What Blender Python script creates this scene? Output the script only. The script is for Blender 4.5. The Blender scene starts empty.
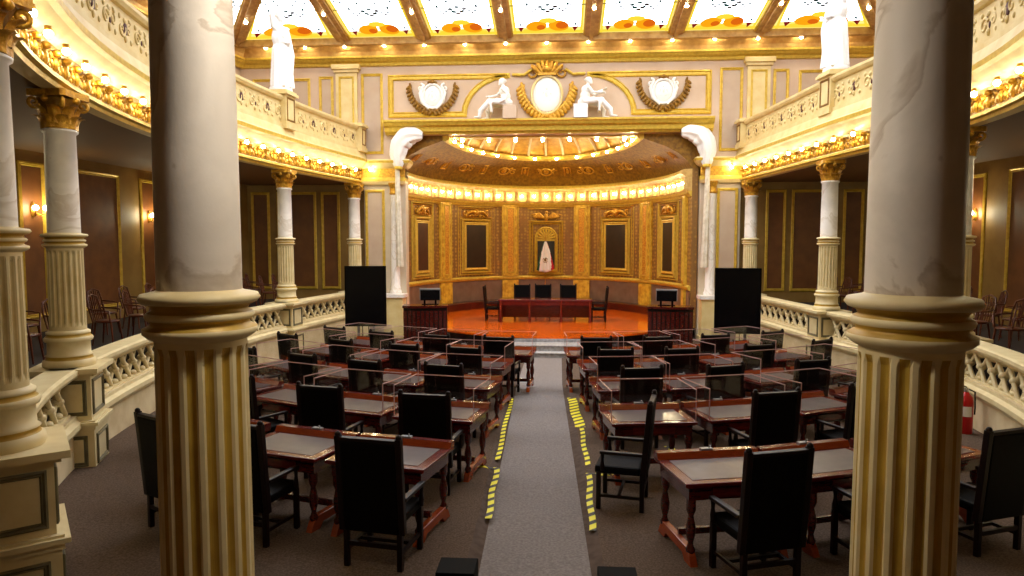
import bpy, bmesh, math, random
from mathutils import Vector, Matrix, Euler
random.seed(7)
S = bpy.context.scene
COL = S.collection
PI = math.pi
R = math.radians

# ------------------------------------------------------------------ camera, world, exposure
cam = bpy.data.objects.new('camera', bpy.data.cameras.new('camera'))
COL.objects.link(cam)
S.camera = cam
cam.location = (0.4, 0.0, 3.28)
cam.rotation_euler = (R(90) - math.atan(46 / 683), 0, R(4.0))
cam.data.sensor_width = 36
cam.data.lens = 683 / 1024 * 36
cam.data.clip_end = 200
S.view_settings.view_transform = 'Standard'
S.view_settings.look = 'None'
S.view_settings.exposure = 0.35
S.view_settings.gamma = 1.0
S.view_settings.use_curve_mapping = False
W = bpy.data.worlds.new('world')
S.world = W
W.use_nodes = True
W.node_tree.nodes['Background'].inputs[0].default_value = (0.9, 0.8, 0.65, 1)
W.node_tree.nodes['Background'].inputs[1].default_value = 0.0
SKY_GLOW = 4.4      # radiance of the backlit glass roof
LAMP_GLOW = 88.0    # globe lamp of the entrance bay
BULB_GLOW = 95.0    # radiance of one bare bulb
try:
    S.cycles.use_denoising = True
    S.cycles.max_bounces = 6
    S.cycles.transparent_max_bounces = 24
    S.cycles.sample_clamp_indirect = 4.0
except Exception:
    pass

# ------------------------------------------------------------------ materials
def lin(c):
    return tuple(((x / 255) / 12.92 if x / 255 <= 0.04045 else ((x / 255 + 0.055) / 1.055) ** 2.4) for x in c)

def mat(name, rgb, rough=0.6, metal=0.0, rgb2=None, scale=6.0, amount=1.0, bump=0.0, bscale=None, spec=0.5, detail=4.0,
        stretch=None, lo=0.35, hi=0.65, coat=0.0):
    m = bpy.data.materials.new(name)
    m.use_nodes = True
    nt = m.node_tree
    p = nt.nodes['Principled BSDF']
    c = (*lin(rgb), 1)
    p.inputs['Base Color'].default_value = c
    p.inputs['Roughness'].default_value = rough
    p.inputs['Metallic'].default_value = metal
    p.inputs['Specular IOR Level'].default_value = spec
    p.inputs['Coat Weight'].default_value = coat
    p.inputs['Coat Roughness'].default_value = 0.08
    if rgb2 or bump:
        tc = nt.nodes.new('ShaderNodeTexCoord')
        mp = nt.nodes.new('ShaderNodeMapping')
        nt.links.new(tc.outputs['Object'], mp.inputs[0])
        if stretch:
            mp.inputs['Scale'].default_value = stretch
    if rgb2:
        n = nt.nodes.new('ShaderNodeTexNoise')
        n.inputs['Scale'].default_value = scale
        n.inputs['Detail'].default_value = detail
        nt.links.new(mp.outputs[0], n.inputs['Vector'])
        r = nt.nodes.new('ShaderNodeValToRGB')
        r.color_ramp.elements[0].position = lo
        r.color_ramp.elements[1].position = hi
        r.color_ramp.elements[0].color = c
        c2 = lin(rgb2)
        r.color_ramp.elements[1].color = (*[c[i] * (1 - amount) + c2[i] * amount for i in range(3)], 1)
        nt.links.new(n.outputs['Fac'], r.inputs[0])
        nt.links.new(r.outputs[0], p.inputs['Base Color'])
    if bump:
        n2 = nt.nodes.new('ShaderNodeTexNoise')
        n2.inputs['Scale'].default_value = bscale or scale * 3
        n2.inputs['Detail'].default_value = 3
        nt.links.new(mp.outputs[0], n2.inputs['Vector'])
        b = nt.nodes.new('ShaderNodeBump')
        b.inputs['Strength'].default_value = bump
        b.inputs['Distance'].default_value = 0.02
        nt.links.new(n2.outputs['Fac'], b.inputs['Height'])
        nt.links.new(b.outputs[0], p.inputs['Normal'])
    return m

def emit(name, rgb, strength):
    m = bpy.data.materials.new(name)
    m.use_nodes = True
    nt = m.node_tree
    nt.nodes.clear()
    o = nt.nodes.new('ShaderNodeOutputMaterial')
    e = nt.nodes.new('ShaderNodeEmission')
    e.inputs[0].default_value = (*lin(rgb), 1)
    e.inputs[1].default_value = strength
    nt.links.new(e.outputs[0], o.inputs[0])
    return m

def veined(name, rgb, vein, rough=0.45, scale=1.6, bump=0.0):
    m = mat(name, rgb, rough, bump=bump, bscale=30)
    nt = m.node_tree
    p = nt.nodes['Principled BSDF']
    tc = nt.nodes.new('ShaderNodeTexCoord')
    n = nt.nodes.new('ShaderNodeTexNoise')
    n.inputs['Scale'].default_value = scale
    n.inputs['Detail'].default_value = 8
    n.inputs['Distortion'].default_value = 1.2
    nt.links.new(tc.outputs['Object'], n.inputs['Vector'])
    r = nt.nodes.new('ShaderNodeValToRGB')
    el = r.color_ramp.elements
    el[0].position = 0.0
    el[0].color = (*[x * 0.92 for x in lin(rgb)], 1)
    el[1].position = 1.0
    el[1].color = (*lin(rgb), 1)
    for pos, c in ((0.44, lin(rgb)), (0.485, lin(vein)), (0.5, lin(rgb)), (0.6, [x * 0.86 for x in lin(rgb)])):
        e = el.new(pos)
        e.color = (*c, 1)
    nt.links.new(n.outputs['Fac'], r.inputs[0])
    nt.links.new(r.outputs[0], p.inputs['Base Color'])
    return m

def glassy(name):
    m = bpy.data.materials.new(name)
    m.use_nodes = True
    nt = m.node_tree
    nt.nodes.clear()
    o = nt.nodes.new('ShaderNodeOutputMaterial')
    mx = nt.nodes.new('ShaderNodeMixShader')
    t = nt.nodes.new('ShaderNodeBsdfTransparent')
    g = nt.nodes.new('ShaderNodeBsdfGlossy')
    g.inputs['Roughness'].default_value = 0.06
    t.inputs[0].default_value = (0.97, 0.97, 0.97, 1)
    mx.inputs[0].default_value = 0.05
    nt.links.new(t.outputs[0], mx.inputs[1])
    nt.links.new(g.outputs[0], mx.inputs[2])
    nt.links.new(mx.outputs[0], o.inputs[0])
    return m

def stripes(name, a, b):
    """diagonal black and yellow safety tape; stripes run along local X of the tape"""
    m = mat(name, a, 0.5)
    nt = m.node_tree
    p = nt.nodes['Principled BSDF']
    tc = nt.nodes.new('ShaderNodeTexCoord')
    s = nt.nodes.new('ShaderNodeSeparateXYZ')
    nt.links.new(tc.outputs['Object'], s.inputs[0])
    ad = nt.nodes.new('ShaderNodeMath'); ad.operation = 'ADD'
    nt.links.new(s.outputs[0], ad.inputs[0]); nt.links.new(s.outputs[1], ad.inputs[1])
    mu = nt.nodes.new('ShaderNodeMath'); mu.operation = 'MULTIPLY'; mu.inputs[1].default_value = 4.4
    nt.links.new(ad.outputs[0], mu.inputs[0])
    fr = nt.nodes.new('ShaderNodeMath'); fr.operation = 'FRACT'
    nt.links.new(mu.outputs[0], fr.inputs[0])
    gt = nt.nodes.new('ShaderNodeMath'); gt.operation = 'GREATER_THAN'; gt.inputs[1].default_value = 0.42
    nt.links.new(fr.outputs[0], gt.inputs[0])
    mx = nt.nodes.new('ShaderNodeMixRGB')
    mx.inputs[1].default_value = (*lin(b), 1); mx.inputs[2].default_value = (*lin(a), 1)
    nt.links.new(gt.outputs[0], mx.inputs[0])
    nt.links.new(mx.outputs[0], p.inputs['Base Color'])
    return m

M_ = dict(
    marble=veined('pale_marble', (242, 236, 228), (220, 210, 196), 0.4, 1.3),
    bigmarble=veined('column_marble', (212, 203, 192), (182, 169, 154), 0.45, 1.1, 0.05),
    cream=mat('cream_plaster', (228, 208, 150), 0.55, rgb2=(212, 184, 116), scale=3, amount=0.7),
    fillet=mat('fillet_cream', (228, 212, 166), 0.5, rgb2=(206, 184, 128), scale=5, amount=0.5),
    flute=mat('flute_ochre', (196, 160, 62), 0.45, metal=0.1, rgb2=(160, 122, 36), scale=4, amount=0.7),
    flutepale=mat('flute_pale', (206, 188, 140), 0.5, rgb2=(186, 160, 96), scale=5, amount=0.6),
    gold=mat('gilded_plaster', (214, 164, 52), 0.38, metal=0.45, rgb2=(160, 108, 24), scale=14, amount=0.8, bump=0.4, bscale=40),
    goldline=mat('gold_moulding', (218, 186, 72), 0.4, metal=0.3, rgb2=(184, 146, 42), scale=10, amount=0.6),
    olddgold=mat('dull_gold', (150, 108, 22), 0.5, metal=0.25, rgb2=(98, 62, 8), scale=9, amount=0.8, bump=0.3, bscale=26),
    attic=mat('mauve_plaster', (208, 184, 160), 0.7, rgb2=(194, 166, 138), scale=1.4, amount=0.7),
    panelgrey=mat('greige_panel', (184, 160, 136), 0.7, rgb2=(196, 176, 152), scale=2, amount=0.6),
    pier=mat('pier_plaster', (204, 190, 166), 0.6, rgb2=(188, 168, 132), scale=2, amount=0.6),
    olive=mat('olive_wall', (148, 116, 56), 0.55, rgb2=(124, 92, 38), scale=2, amount=0.7),
    brownpanel=mat('brown_panel', (116, 70, 28), 0.5, rgb2=(92, 50, 18), scale=3, amount=0.7),
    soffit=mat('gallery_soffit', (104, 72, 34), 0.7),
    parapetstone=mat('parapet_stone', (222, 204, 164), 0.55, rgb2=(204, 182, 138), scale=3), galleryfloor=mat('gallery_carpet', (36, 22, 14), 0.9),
    domegold=mat('dome_gold', (214, 168, 66), 0.5, metal=0.15, rgb2=(186, 136, 40), scale=5),
    olivestone=mat('olive_stone', (112, 102, 72), 0.5, rgb2=(86, 78, 52), scale=5),
    dado=mat('dado_taupe', (120, 96, 76), 0.6, rgb2=(104, 80, 60), scale=3),
    yellow=mat('yellow_marble', (224, 186, 60), 0.45, rgb2=(180, 132, 26), scale=6),
    redgold=mat('red_gold_inlay', (190, 124, 34), 0.45, metal=0.2, rgb2=(214, 160, 50), scale=16, lo=0.45, hi=0.55),
    carpet=mat('grey_carpet', (108, 91, 78), 0.95, rgb2=(70, 56, 45), scale=55, amount=0.8, bump=0.5, bscale=300, spec=0.1, detail=6),
    aisle=mat('aisle_carpet', (142, 134, 130), 0.95, rgb2=(112, 104, 100), scale=40, amount=0.8, bump=0.5, bscale=300, spec=0.1, detail=6),
    darkedge=mat('dark_edge_carpet', (76, 63, 54), 0.95, rgb2=(92, 78, 70), scale=9, amount=0.9, spec=0.1),  # darker carpet tone for the sloping strips along both aisle edges
    stage=mat('stage_wood', (248, 112, 14), 0.16, rgb2=(220, 84, 8), scale=4, stretch=(1, 8, 1), amount=0.8, coat=0.4),
    mahog=mat('mahogany', (78, 18, 10), 0.25, rgb2=(52, 10, 6), scale=5, stretch=(2, 9, 9), amount=0.8, coat=0.4),
    redwood=mat('red_wood', (104, 24, 17), 0.22, rgb2=(74, 15, 10), scale=5, stretch=(2, 9, 9), amount=0.8, coat=0.4),
    orangewood=mat('orange_wood', (150, 64, 24), 0.25, rgb2=(140, 52, 18), scale=5, stretch=(2, 9, 9), amount=0.8, coat=0.3),
    darkwood=mat('dark_wood', (26, 8, 6), 0.4, rgb2=(12, 4, 3), scale=6, stretch=(9, 9, 2), spec=0.2),
    leather=mat('black_leather', (4, 3, 3), 0.6, rgb2=(7, 4, 4), scale=20, bump=0.1, bscale=120, spec=0.08),
    blotter=mat('grey_blotter', (84, 72, 72), 0.35, rgb2=(72, 60, 60), scale=8, coat=0.3),
    stepgrey=mat('step_grey', (172, 168, 166), 0.7, rgb2=(140, 136, 134), scale=12),
    black=mat('matt_black', (2, 2, 2), 0.6, spec=0.03),
    screen=mat('dark_screen', (6, 6, 8), 0.22, spec=0.3),
    grey=mat('grey_metal', (150, 150, 150), 0.35, metal=0.6),
    white=mat('white_plaster', (240, 238, 234), 0.55),
    cloth=mat('white_cloth', (232, 224, 206), 0.8, rgb2=(206, 194, 168), scale=6),
    canvas=mat('dark_canvas', (30, 20, 12), 0.4, rgb2=(44, 28, 16), scale=3),
    canvasred=mat('red_brown_canvas', (70, 34, 20), 0.45, rgb2=(52, 22, 14), scale=3),
    niche=mat('dark_green_niche', (34, 32, 18), 0.5),
    green=mat('flag_green', (10, 70, 44), 0.7), flagwhite=mat('flag_white', (240, 238, 232), 0.7), flagred=mat('flag_red', (196, 30, 36), 0.7),
    emblem=mat('emblem_brown', (110, 96, 50), 0.7), redpaint=mat('red_paint', (190, 18, 20), 0.3),
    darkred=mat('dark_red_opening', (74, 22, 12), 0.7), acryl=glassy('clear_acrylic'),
    acryledge=mat('acrylic_edge', (190, 150, 146), 0.25), bentwood=mat('bentwood', (96, 42, 18), 0.3, rgb2=(70, 28, 12), scale=8),
    tape=stripes('hazard_tape', (238, 226, 20), (16, 15, 10)),
    bulb=emit('bulb_glow', (255, 241, 198), BULB_GLOW), brass=mat('brass', (196, 150, 60), 0.3, metal=0.8),
    gwhite=emit('glass_white', (246, 248, 255), SKY_GLOW), gyellow=emit('glass_yellow', (255, 216, 60), 0.85),
    gorange=emit('glass_orange', (255, 168, 20), 0.8), gdeep=emit('glass_deep_orange', (236, 110, 20), 0.7),
    gred=emit('glass_red', (170, 40, 36), 0.45), gteal=emit('glass_teal', (70, 120, 110), 0.3),
    gpale=emit('glass_pale_gold', (255, 232, 130), 0.95),
    lead=mat('lead', (40, 40, 38), 0.6), rib=mat('rib_bronze', (206, 168, 104), 0.5, metal=0.1, rgb2=(176, 134, 74), scale=5),
    cornicecream=mat('cornice_cream', (212, 176, 104), 0.55, rgb2=(190, 150, 76), scale=8), globe=emit('globe_glow', (255, 244, 226), LAMP_GLOW),
)

def damask():
    m = mat('damask_wall', (150, 108, 52), 0.55, metal=0.15)
    nt = m.node_tree
    p = nt.nodes['Principled BSDF']
    tc = nt.nodes.new('ShaderNodeTexCoord')
    v = nt.nodes.new('ShaderNodeTexVoronoi')
    v.inputs['Scale'].default_value = 7
    v.inputs['Randomness'].default_value = 0.35
    nt.links.new(tc.outputs['Object'], v.inputs['Vector'])
    r = nt.nodes.new('ShaderNodeValToRGB')
    r.color_ramp.elements[0].position = 0.2
    r.color_ramp.elements[1].position = 0.5
    r.color_ramp.elements[0].color = (*lin((178, 138, 58)), 1)
    r.color_ramp.elements[1].color = (*lin((130, 92, 40)), 1)
    nt.links.new(v.outputs['Distance'], r.inputs[0])
    nt.links.new(r.outputs[0], p.inputs['Base Color'])
    return m
M_['damask'] = damask()

# ------------------------------------------------------------------ mesh builder
class MB:
    def __init__(s):
        s.v = []; s.f = []; s.mi = []; s.sm = []; s.M = Matrix()
    def add(s, vs, fs, mi=0, smooth=False):
        o = len(s.v)
        s.v += [tuple(s.M @ Vector(p)) for p in vs]
        for k, f in enumerate(fs):
            s.f.append([i + o for i in f])
            s.mi.append(mi[k] if isinstance(mi, (list, tuple)) else mi)
            s.sm.append(smooth)
        return s
    def box(s, x0, x1, y0, y1, z0, z1, mi=0, top=None):
        """top=(dx,dy) shrinks the upper face"""
        dx, dy = top or (0, 0)
        vs = [(x0, y0, z0), (x1, y0, z0), (x1, y1, z0), (x0, y1, z0), (x0 + dx, y0 + dy, z1), (x1 - dx, y0 + dy, z1), (x1 - dx, y1 - dy, z1), (x0 + dx, y1 - dy, z1)]
        return s.add(vs, [(3, 2, 1, 0), (4, 5, 6, 7), (0, 1, 5, 4), (1, 2, 6, 5), (2, 3, 7, 6), (3, 0, 4, 7)], mi)
    def lathe(s, prof, seg=24, mi=0, c=(0, 0), a0=0, a1=2 * PI, smooth=True, sx=1, sy=1, cap=True):
        full = abs(a1 - a0 - 2 * PI) < 1e-6
        n = seg if full else seg + 1
        vs = [(c[0] + r * sx * math.cos(a0 + (a1 - a0) * i / seg), c[1] + r * sy * math.sin(a0 + (a1 - a0) * i / seg), z) for r, z in prof for i in range(n)]
        fs = []; mm = []
        for j in range(len(prof) - 1):
            for i in range(seg):
                k = (i + 1) % n
                fs.append((j * n + i, j * n + k, (j + 1) * n + k, (j + 1) * n + i))
                mm.append(mi[j] if isinstance(mi, (list, tuple)) else mi)
        s.add(vs, fs, mm, smooth)
        if full and cap:
            for j in (0, len(prof) - 1):
                if prof[j][0] > 1e-4:
                    s.add(vs[j * n:(j + 1) * n], [tuple(range(n))], (mi[min(j, len(prof) - 2)] if isinstance(mi, (list, tuple)) else mi))
        return s
    def tube(s, pts, rad, seg=8, mi=0, flat=1.0):
        pts = [Vector(p) for p in pts]
        n = len(pts)
        rr = rad if isinstance(rad, (list, tuple)) else [rad] * n
        vs = []; up = None
        for i, p in enumerate(pts):
            t = (pts[min(i + 1, n - 1)] - pts[max(i - 1, 0)]).normalized()
            if up is None:
                up = Vector((0, 0, 1)) if abs(t.z) < 0.9 else Vector((1, 0, 0))
            a = (up - t * up.dot(t))
            a = a.normalized() if a.length > 1e-5 else t.orthogonal().normalized()
            up = a
            b = t.cross(a)
            for k in range(seg):
                w = 2 * PI * k / seg
                vs.append(tuple(p + a * math.cos(w) * rr[i] * flat + b * math.sin(w) * rr[i]))
        fs = [(i * seg + k, i * seg + (k + 1) % seg, (i + 1) * seg + (k + 1) % seg, (i + 1) * seg + k) for i in range(n - 1) for k in range(seg)]
        s.add(vs, fs, mi, True)
        s.add(vs[:seg], [tuple(range(seg))[::-1]], mi)
        s.add(vs[-seg:], [tuple(range(seg))], mi)
        return s
    def ell(s, c, r, seg=12, rings=8, mi=0, rot=None):
        r = (r, r, r) if isinstance(r, (int, float)) else r
        E = Euler(rot).to_matrix() if rot else Matrix.Identity(3)
        vs = []
        for j in range(rings + 1):
            t = PI * j / rings
            for i in range(seg):
                q = Vector((r[0] * math.sin(t) * math.cos(2 * PI * i / seg), r[1] * math.sin(t) * math.sin(2 * PI * i / seg), r[2] * math.cos(t)))
                vs.append(tuple(E @ q + Vector(c)))
        fs = [(j * seg + i, j * seg + (i + 1) % seg, (j + 1) * seg + (i + 1) % seg, (j + 1) * seg + i) for j in range(rings) for i in range(seg)]
        return s.add(vs, fs, mi, True)
    def ring(s, c, rx, ry, r, seg=24, mi=0, ts=6):
        """closed ring in the local XY plane"""
        vs = []
        for i in range(seg):
            a = 2 * PI * i / seg
            for k in range(ts):
                b = 2 * PI * k / ts
                vs.append((c[0] + (rx + r * math.cos(b)) * math.cos(a), c[1] + (ry + r * math.cos(b)) * math.sin(a), c[2] + r * math.sin(b)))
        fs = [(i * ts + k, ((i + 1) % seg) * ts + k, ((i + 1) % seg) * ts + (k + 1) % ts, i * ts + (k + 1) % ts) for i in range(seg) for k in range(ts)]
        return s.add(vs, fs, mi, True)
    def prism(s, poly, z0, z1, mi=0):
        n = len(poly)
        vs = [(x, y, z0) for x, y in poly] + [(x, y, z1) for x, y in poly]
        fs = [tuple(range(n))[::-1], tuple(range(n, 2 * n))] + [(i, (i + 1) % n, n + (i + 1) % n, n + i) for i in range(n)]
        return s.add(vs, fs, mi)
    def sweep(s, path, prof, mi=0, closed=False, cprof=False, smooth=False, caps=True):
        """profile (n, z) carried along a plan path; n is measured along the path's left normal"""
        P = [Vector((p[0], p[1])) for p in path]
        n = len(P); m = len(prof)
        vs = []
        for i in range(n):
            if closed:
                a, b = P[i] - P[i - 1], P[(i + 1) % n] - P[i]
            else:
                a = P[i] - P[i - 1] if i else P[1] - P[0]
                b = P[i + 1] - P[i] if i < n - 1 else P[-1] - P[-2]
            a.normalize(); b.normalize()
            na, nb = Vector((-a.y, a.x)), Vector((-b.y, b.x))
            q = na + nb
            q = na if q.length < 1e-5 else q.normalized()
            k = 1 / max(0.35, q.dot(na))
            for nn, z in prof:
                vs.append((P[i].x + q.x * nn * k, P[i].y + q.y * nn * k, z))
        fs = []; mm = []
        for i in range(n if closed else n - 1):
            for j in range(m if cprof else m - 1):
                i2, j2 = (i + 1) % n, (j + 1) % m
                fs.append((i * m + j, i2 * m + j, i2 * m + j2, i * m + j2))
                mm.append(mi[j] if isinstance(mi, (list, tuple)) else mi)
        s.add(vs, fs, mm, smooth)
        if not closed and caps and m > 2:
            s.add(vs[:m], [tuple(range(m))], mm[0])
            s.add(vs[-m:], [tuple(range(m))[::-1]], mm[0])
        return s
    def frame(s, u0, u1, v0, v1, w=0.08, h=0.05, mi=0):
        return s.sweep([(u0, v0), (u1, v0), (u1, v1), (u0, v1)], [(0, 0), (0, h * .6), (w * .3, h), (w * .6, h * .5), (w * .8, h * .8), (w, 0)], mi, closed=True)
    def spiral(s, c, r, turns, rad, mi=0, flip=1, a0=0.0, z=0.0, n=18):
        pts = []
        for i in range(n + 1):
            t = i / n
            a = a0 + flip * turns * 2 * PI * t
            q = r * (1 - 0.85 * t)
            pts.append((c[0] + q * math.cos(a), c[1] + q * math.sin(a), z))
        return s.tube(pts, [rad * (1 - 0.4 * i / n) for i in range(n + 1)], 6, mi)
    def build(s, name, mats, parent=None, loc=(0, 0, 0), bevel=0, rz=0):
        me = bpy.data.meshes.new(name)
        me.from_pydata(s.v, [], s.f)
        mats = mats if isinstance(mats, (list, tuple)) else [mats]
        for q in mats:
            me.materials.append(M_[q] if isinstance(q, str) else q)
        me.polygons.foreach_set('material_index', s.mi)
        me.polygons.foreach_set('use_smooth', s.sm)
        bm = bmesh.new(); bm.from_mesh(me)
        bmesh.ops.recalc_face_normals(bm, faces=bm.faces)
        bm.to_mesh(me); bm.free()
        me.update()
        o = bpy.data.objects.new(name, me)
        COL.objects.link(o)
        o.location = loc
        o.rotation_euler.z = rz
        if parent:
            o.parent = parent
        if bevel:
            b = o.modifiers.new('bevel', 'BEVEL')
            b.width = bevel; b.segments = 2; b.limit_method = 'ANGLE'; b.angle_limit = R(50)
        return o

def planeM(o, n, up=(0, 0, 1)):
    """local x = u along the wall, y = up, z = out of the wall along n"""
    n = Vector(n).normalized(); v = Vector(up)
    u = v.cross(n).normalized()
    v = n.cross(u)
    return Matrix(((u.x, v.x, n.x, o[0]), (u.y, v.y, n.y, o[1]), (u.z, v.z, n.z, o[2]), (0, 0, 0, 1)))

def tag(o, label, cat, group=None, kind=None):
    o['label'] = label; o['category'] = cat
    if group: o['group'] = group
    if kind: o['kind'] = kind
    return o
def struct(o):
    o['kind'] = 'structure'
    return o
def thing(name, label, cat, loc=(0, 0, 0), rz=0, group=None):
    o = bpy.data.objects.new(name, None)
    COL.objects.link(o)
    o.location = loc; o.rotation_euler.z = rz
    o.empty_display_size = 0.1
    o['kind'] = 'thing'
    return tag(o, label, cat, group)
def kids(o):
    return [c for c in bpy.data.objects if c.parent == o]
def dup(root, loc, rz=0, label=None, group=None):
    r = root.copy(); COL.objects.link(r)
    r.location = loc; r.rotation_euler.z = rz
    if label: r['label'] = label
    if group: r['group'] = group
    for ch in kids(root):
        c = ch.copy(); COL.objects.link(c); c.parent = r
        for g in kids(ch):
            d = g.copy(); COL.objects.link(d); d.parent = c
    return r

class Path:
    def __init__(s, pts):
        s.p = [Vector(q) for q in pts]
        s.L = [0]
        for a, b in zip(s.p, s.p[1:]):
            s.L.append(s.L[-1] + (b - a).length)
        s.len = s.L[-1]
    def at(s, d):
        d = max(0, min(s.len - 1e-6, d))
        i = max(k for k in range(len(s.L) - 1) if s.L[k] <= d)
        a, b = s.p[i], s.p[i + 1]
        t = (b - a).normalized()
        return a + t * (d - s.L[i]), t, Vector((-t.y, t.x))
    def sub(s, d0, d1):
        return [tuple(s.at(d0)[0])] + [tuple(q) for q, l in zip(s.p, s.L) if d0 + 1e-3 < l < d1 - 1e-3] + [tuple(s.at(d1)[0])]
    def near(s, x, y):
        best = min(range(int(s.len * 50)), key=lambda k: (s.at(k / 50)[0] - Vector((x, y))).length)
        return best / 50

def catmull(P, n=8):
    out = []
    for i in range(len(P) - 1):
        p0, p1, p2, p3 = (Vector(P[max(0, i - 1)]), Vector(P[i]), Vector(P[i + 1]), Vector(P[min(len(P) - 1, i + 2)]))
        for k in range(n):
            t = k / n
            out.append(tuple(0.5 * ((2 * p1) + (-p0 + p2) * t + (2 * p0 - 5 * p1 + 4 * p2 - p3) * t * t + (-p0 + 3 * p1 - 3 * p2 + p3) * t ** 3)))
    out.append(tuple(P[-1]))
    return out

# ------------------------------------------------------------------ levels and plan
FLOOR0 = 0.0
def floor_z(y):
    return 0.0234 * (20.4 - y) if y < 20.4 else 0.0
PLAT = 0.05
COLS_L = [(-6.45, 22.5), (-7.07, 18.2), (-7.2, 13.4), (-6.12, 8.6), (-4.1, 5.1), (-1.475, 3.44)]
COLS_R = [(2.09, 3.4), (4.75, 5.0), (6.5, 8.6), (7.3, 12.4), (6.86, 17.0), (6.43, 22.2)]
RING_L = Path([(-6.42, 23.05)] + catmull(COLS_L))
RING_R = Path(catmull(COLS_R) + [(6.4, 23.05)])
RING_B = Path([COLS_L[-1], COLS_R[0]])
WALL_Y = 23.0
Z_BASE, Z_CAP = 1.64, 5.22
SIDE_X = 11.0

# ------------------------------------------------------------------ room shell
def build_floor():
    m = MB()
    ys = [-3, 0, 2, 4, 5.5, 7, 9, 11, 13, 15, 17, 19, 20.4, 24]
    def c(y): return 0.34 - 0.025 * min(y, 15)
    rows = []
    for y in ys:
        z = floor_z(y)
        k = c(y)
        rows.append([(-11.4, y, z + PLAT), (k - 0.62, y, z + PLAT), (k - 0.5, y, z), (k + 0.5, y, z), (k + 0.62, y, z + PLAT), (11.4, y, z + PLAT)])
    vs = [p for r in rows for p in r]
    fs = []; mi = []
    for i in range(len(ys) - 1):
        for j in range(5):
            fs.append((i * 6 + j, i * 6 + j + 1, (i + 1) * 6 + j + 1, (i + 1) * 6 + j))
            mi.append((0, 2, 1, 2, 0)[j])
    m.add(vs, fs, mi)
    struct(m.build('floor', ['carpet', 'aisle', 'darkedge']))
build_floor()

def wall_plane(name, x0, y0, x1, y1, z0, z1, mats, th=0.2):
    m = MB()
    m.sweep([(x0, y0), (x1, y1)], [(0, z0), (0, z1), (-th, z1), (-th, z0)], 0, cprof=True)
    return struct(m.build(name, mats))

# side and rear walls: lower (below the galleries) and upper
ROOM = [(-10.45, 23.2), (-SIDE_X, 20.5), (-SIDE_X, 2.0), (-8.0, -3.0), (8.0, -3.0), (SIDE_X, 2.0), (SIDE_X, 20.5), (10.45, 23.2)]
def room_wall(name, pts, z0, z1, mats):
    m = MB()
    m.sweep(pts, [(0, z0), (0, z1), (-0.2, z1), (-0.2, z0)], 0, cprof=True)
    return struct(m.build(name, mats))
wl = room_wall('wall_left', ROOM[:4], -0.1, 5.3, 'olive')
wr = room_wall('wall_right', ROOM[4:], -0.1, 5.3, 'olive')
wb = room_wall('wall_rear', [(-8.0, -3.0), (8.0, -3.0)], -0.1, 5.3, 'olive')
wul = room_wall('wall_upper_left', ROOM[:4], 5.3, 9.9, 'attic')
wur = room_wall('wall_upper_right', ROOM[4:], 5.3, 9.9, 'attic')
wub = room_wall('wall_upper_rear', [(-8.0, -3.0), (8.0, -3.0)], 5.3, 9.9, 'attic')

def wall_panels(parent, spec, mats, name='wall_panel'):
    """spec: (matrix, u0, u1, v0, v1) gold-framed flat panels; each one a part of its wall"""
    for (Mx, u0, u1, v0, v1) in spec:
        m = MB(); m.M = Mx
        m.box(u0 + 0.03, u1 - 0.03, v0 + 0.03, v1 - 0.03, 0, 0.012, 0)
        m.frame(u0, u1, v0, v1, 0.1, 0.05, 1)
        m.build(name, mats, parent)

for s, w in ((-1, wl), (1, wr)):
    sp = []
    n = (-s, 0, 0)
    for k in range(-1, 4):
        yc = 9.9 + 4.2 * k
        if 2.4 < yc < 20.2:
            sp.append((planeM((s * SIDE_X, yc, 0), n), -0.38, 0.38, 1.62, 5.0))
        if 2.4 < yc + 2.1 < 19.6:
            sp.append((planeM((s * SIDE_X, yc + 2.1, 0), n), -0.85, 0.85, 1.62, 5.0))
    wall_panels(w, sp, ['brownpanel', 'goldline'])

# end wall beside and above the stage opening
OX0, OX1, OZ = -4.82, 4.98, 6.86
def end_wall():
    m = MB()
    for x0, x1 in ((-10.6, -6.2), (6.2, 10.6)):
        m.box(x0, x1, 23.2, 23.5, 0, 6.2, 0)
    o = struct(m.build('wall_end_lower', 'olive'))
    M0 = planeM((0, 23.2, 0), (0, -1, 0))
    wall_panels(o, [(M0, s * 8.7 - 0.7, s * 8.7 + 0.7, 1.65, 5.0) for s in (-1, 1)] + [(M0, s * 7.5 - 0.33, s * 7.5 + 0.33, 1.65, 5.0) for s in (-1, 1)]
                + [(M0, s * 9.98 - 0.33, s * 9.98 + 0.33, 1.65, 5.0) for s in (-1, 1)], ['brownpanel', 'goldline'])
    m = MB()
    m.box(-10.6, OX0, 23.0, 23.4, 6.0, 9.9, 0)
    m.box(OX1, 10.6, 23.0, 23.4, 6.0, 9.9, 0)
    m.box(OX0, OX1, 23.0, 23.4, OZ, 9.9, 0)
    for x0, x1 in ((-6.25, OX0), (OX1, 6.3)):
        m.box(x0, x1, 23.0, 23.4, 0, 6.0, 1)
    o = struct(m.build('wall_end_upper', ['attic', 'pier']))
    M1 = planeM((0, 23.0, 0), (0, -1, 0))
    sp = []
    for s in (-1, 1):
        for c, h, v0, v1 in ((9.05, 1.0, 6.6, 8.8), (7.5, 0.25, 6.6, 8.85), (5.93, 0.37, 6.25, 8.92)):
            sp.append((M1, s * c - h, s * c + h, v0, v1))
        sp.append((M1, s * 5.88 - 0.34, s * 5.88 + 0.34, 2.0, 5.05))
    wall_panels(o, sp, ['panelgrey', 'goldline'])
    return o
EW = end_wall()

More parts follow.
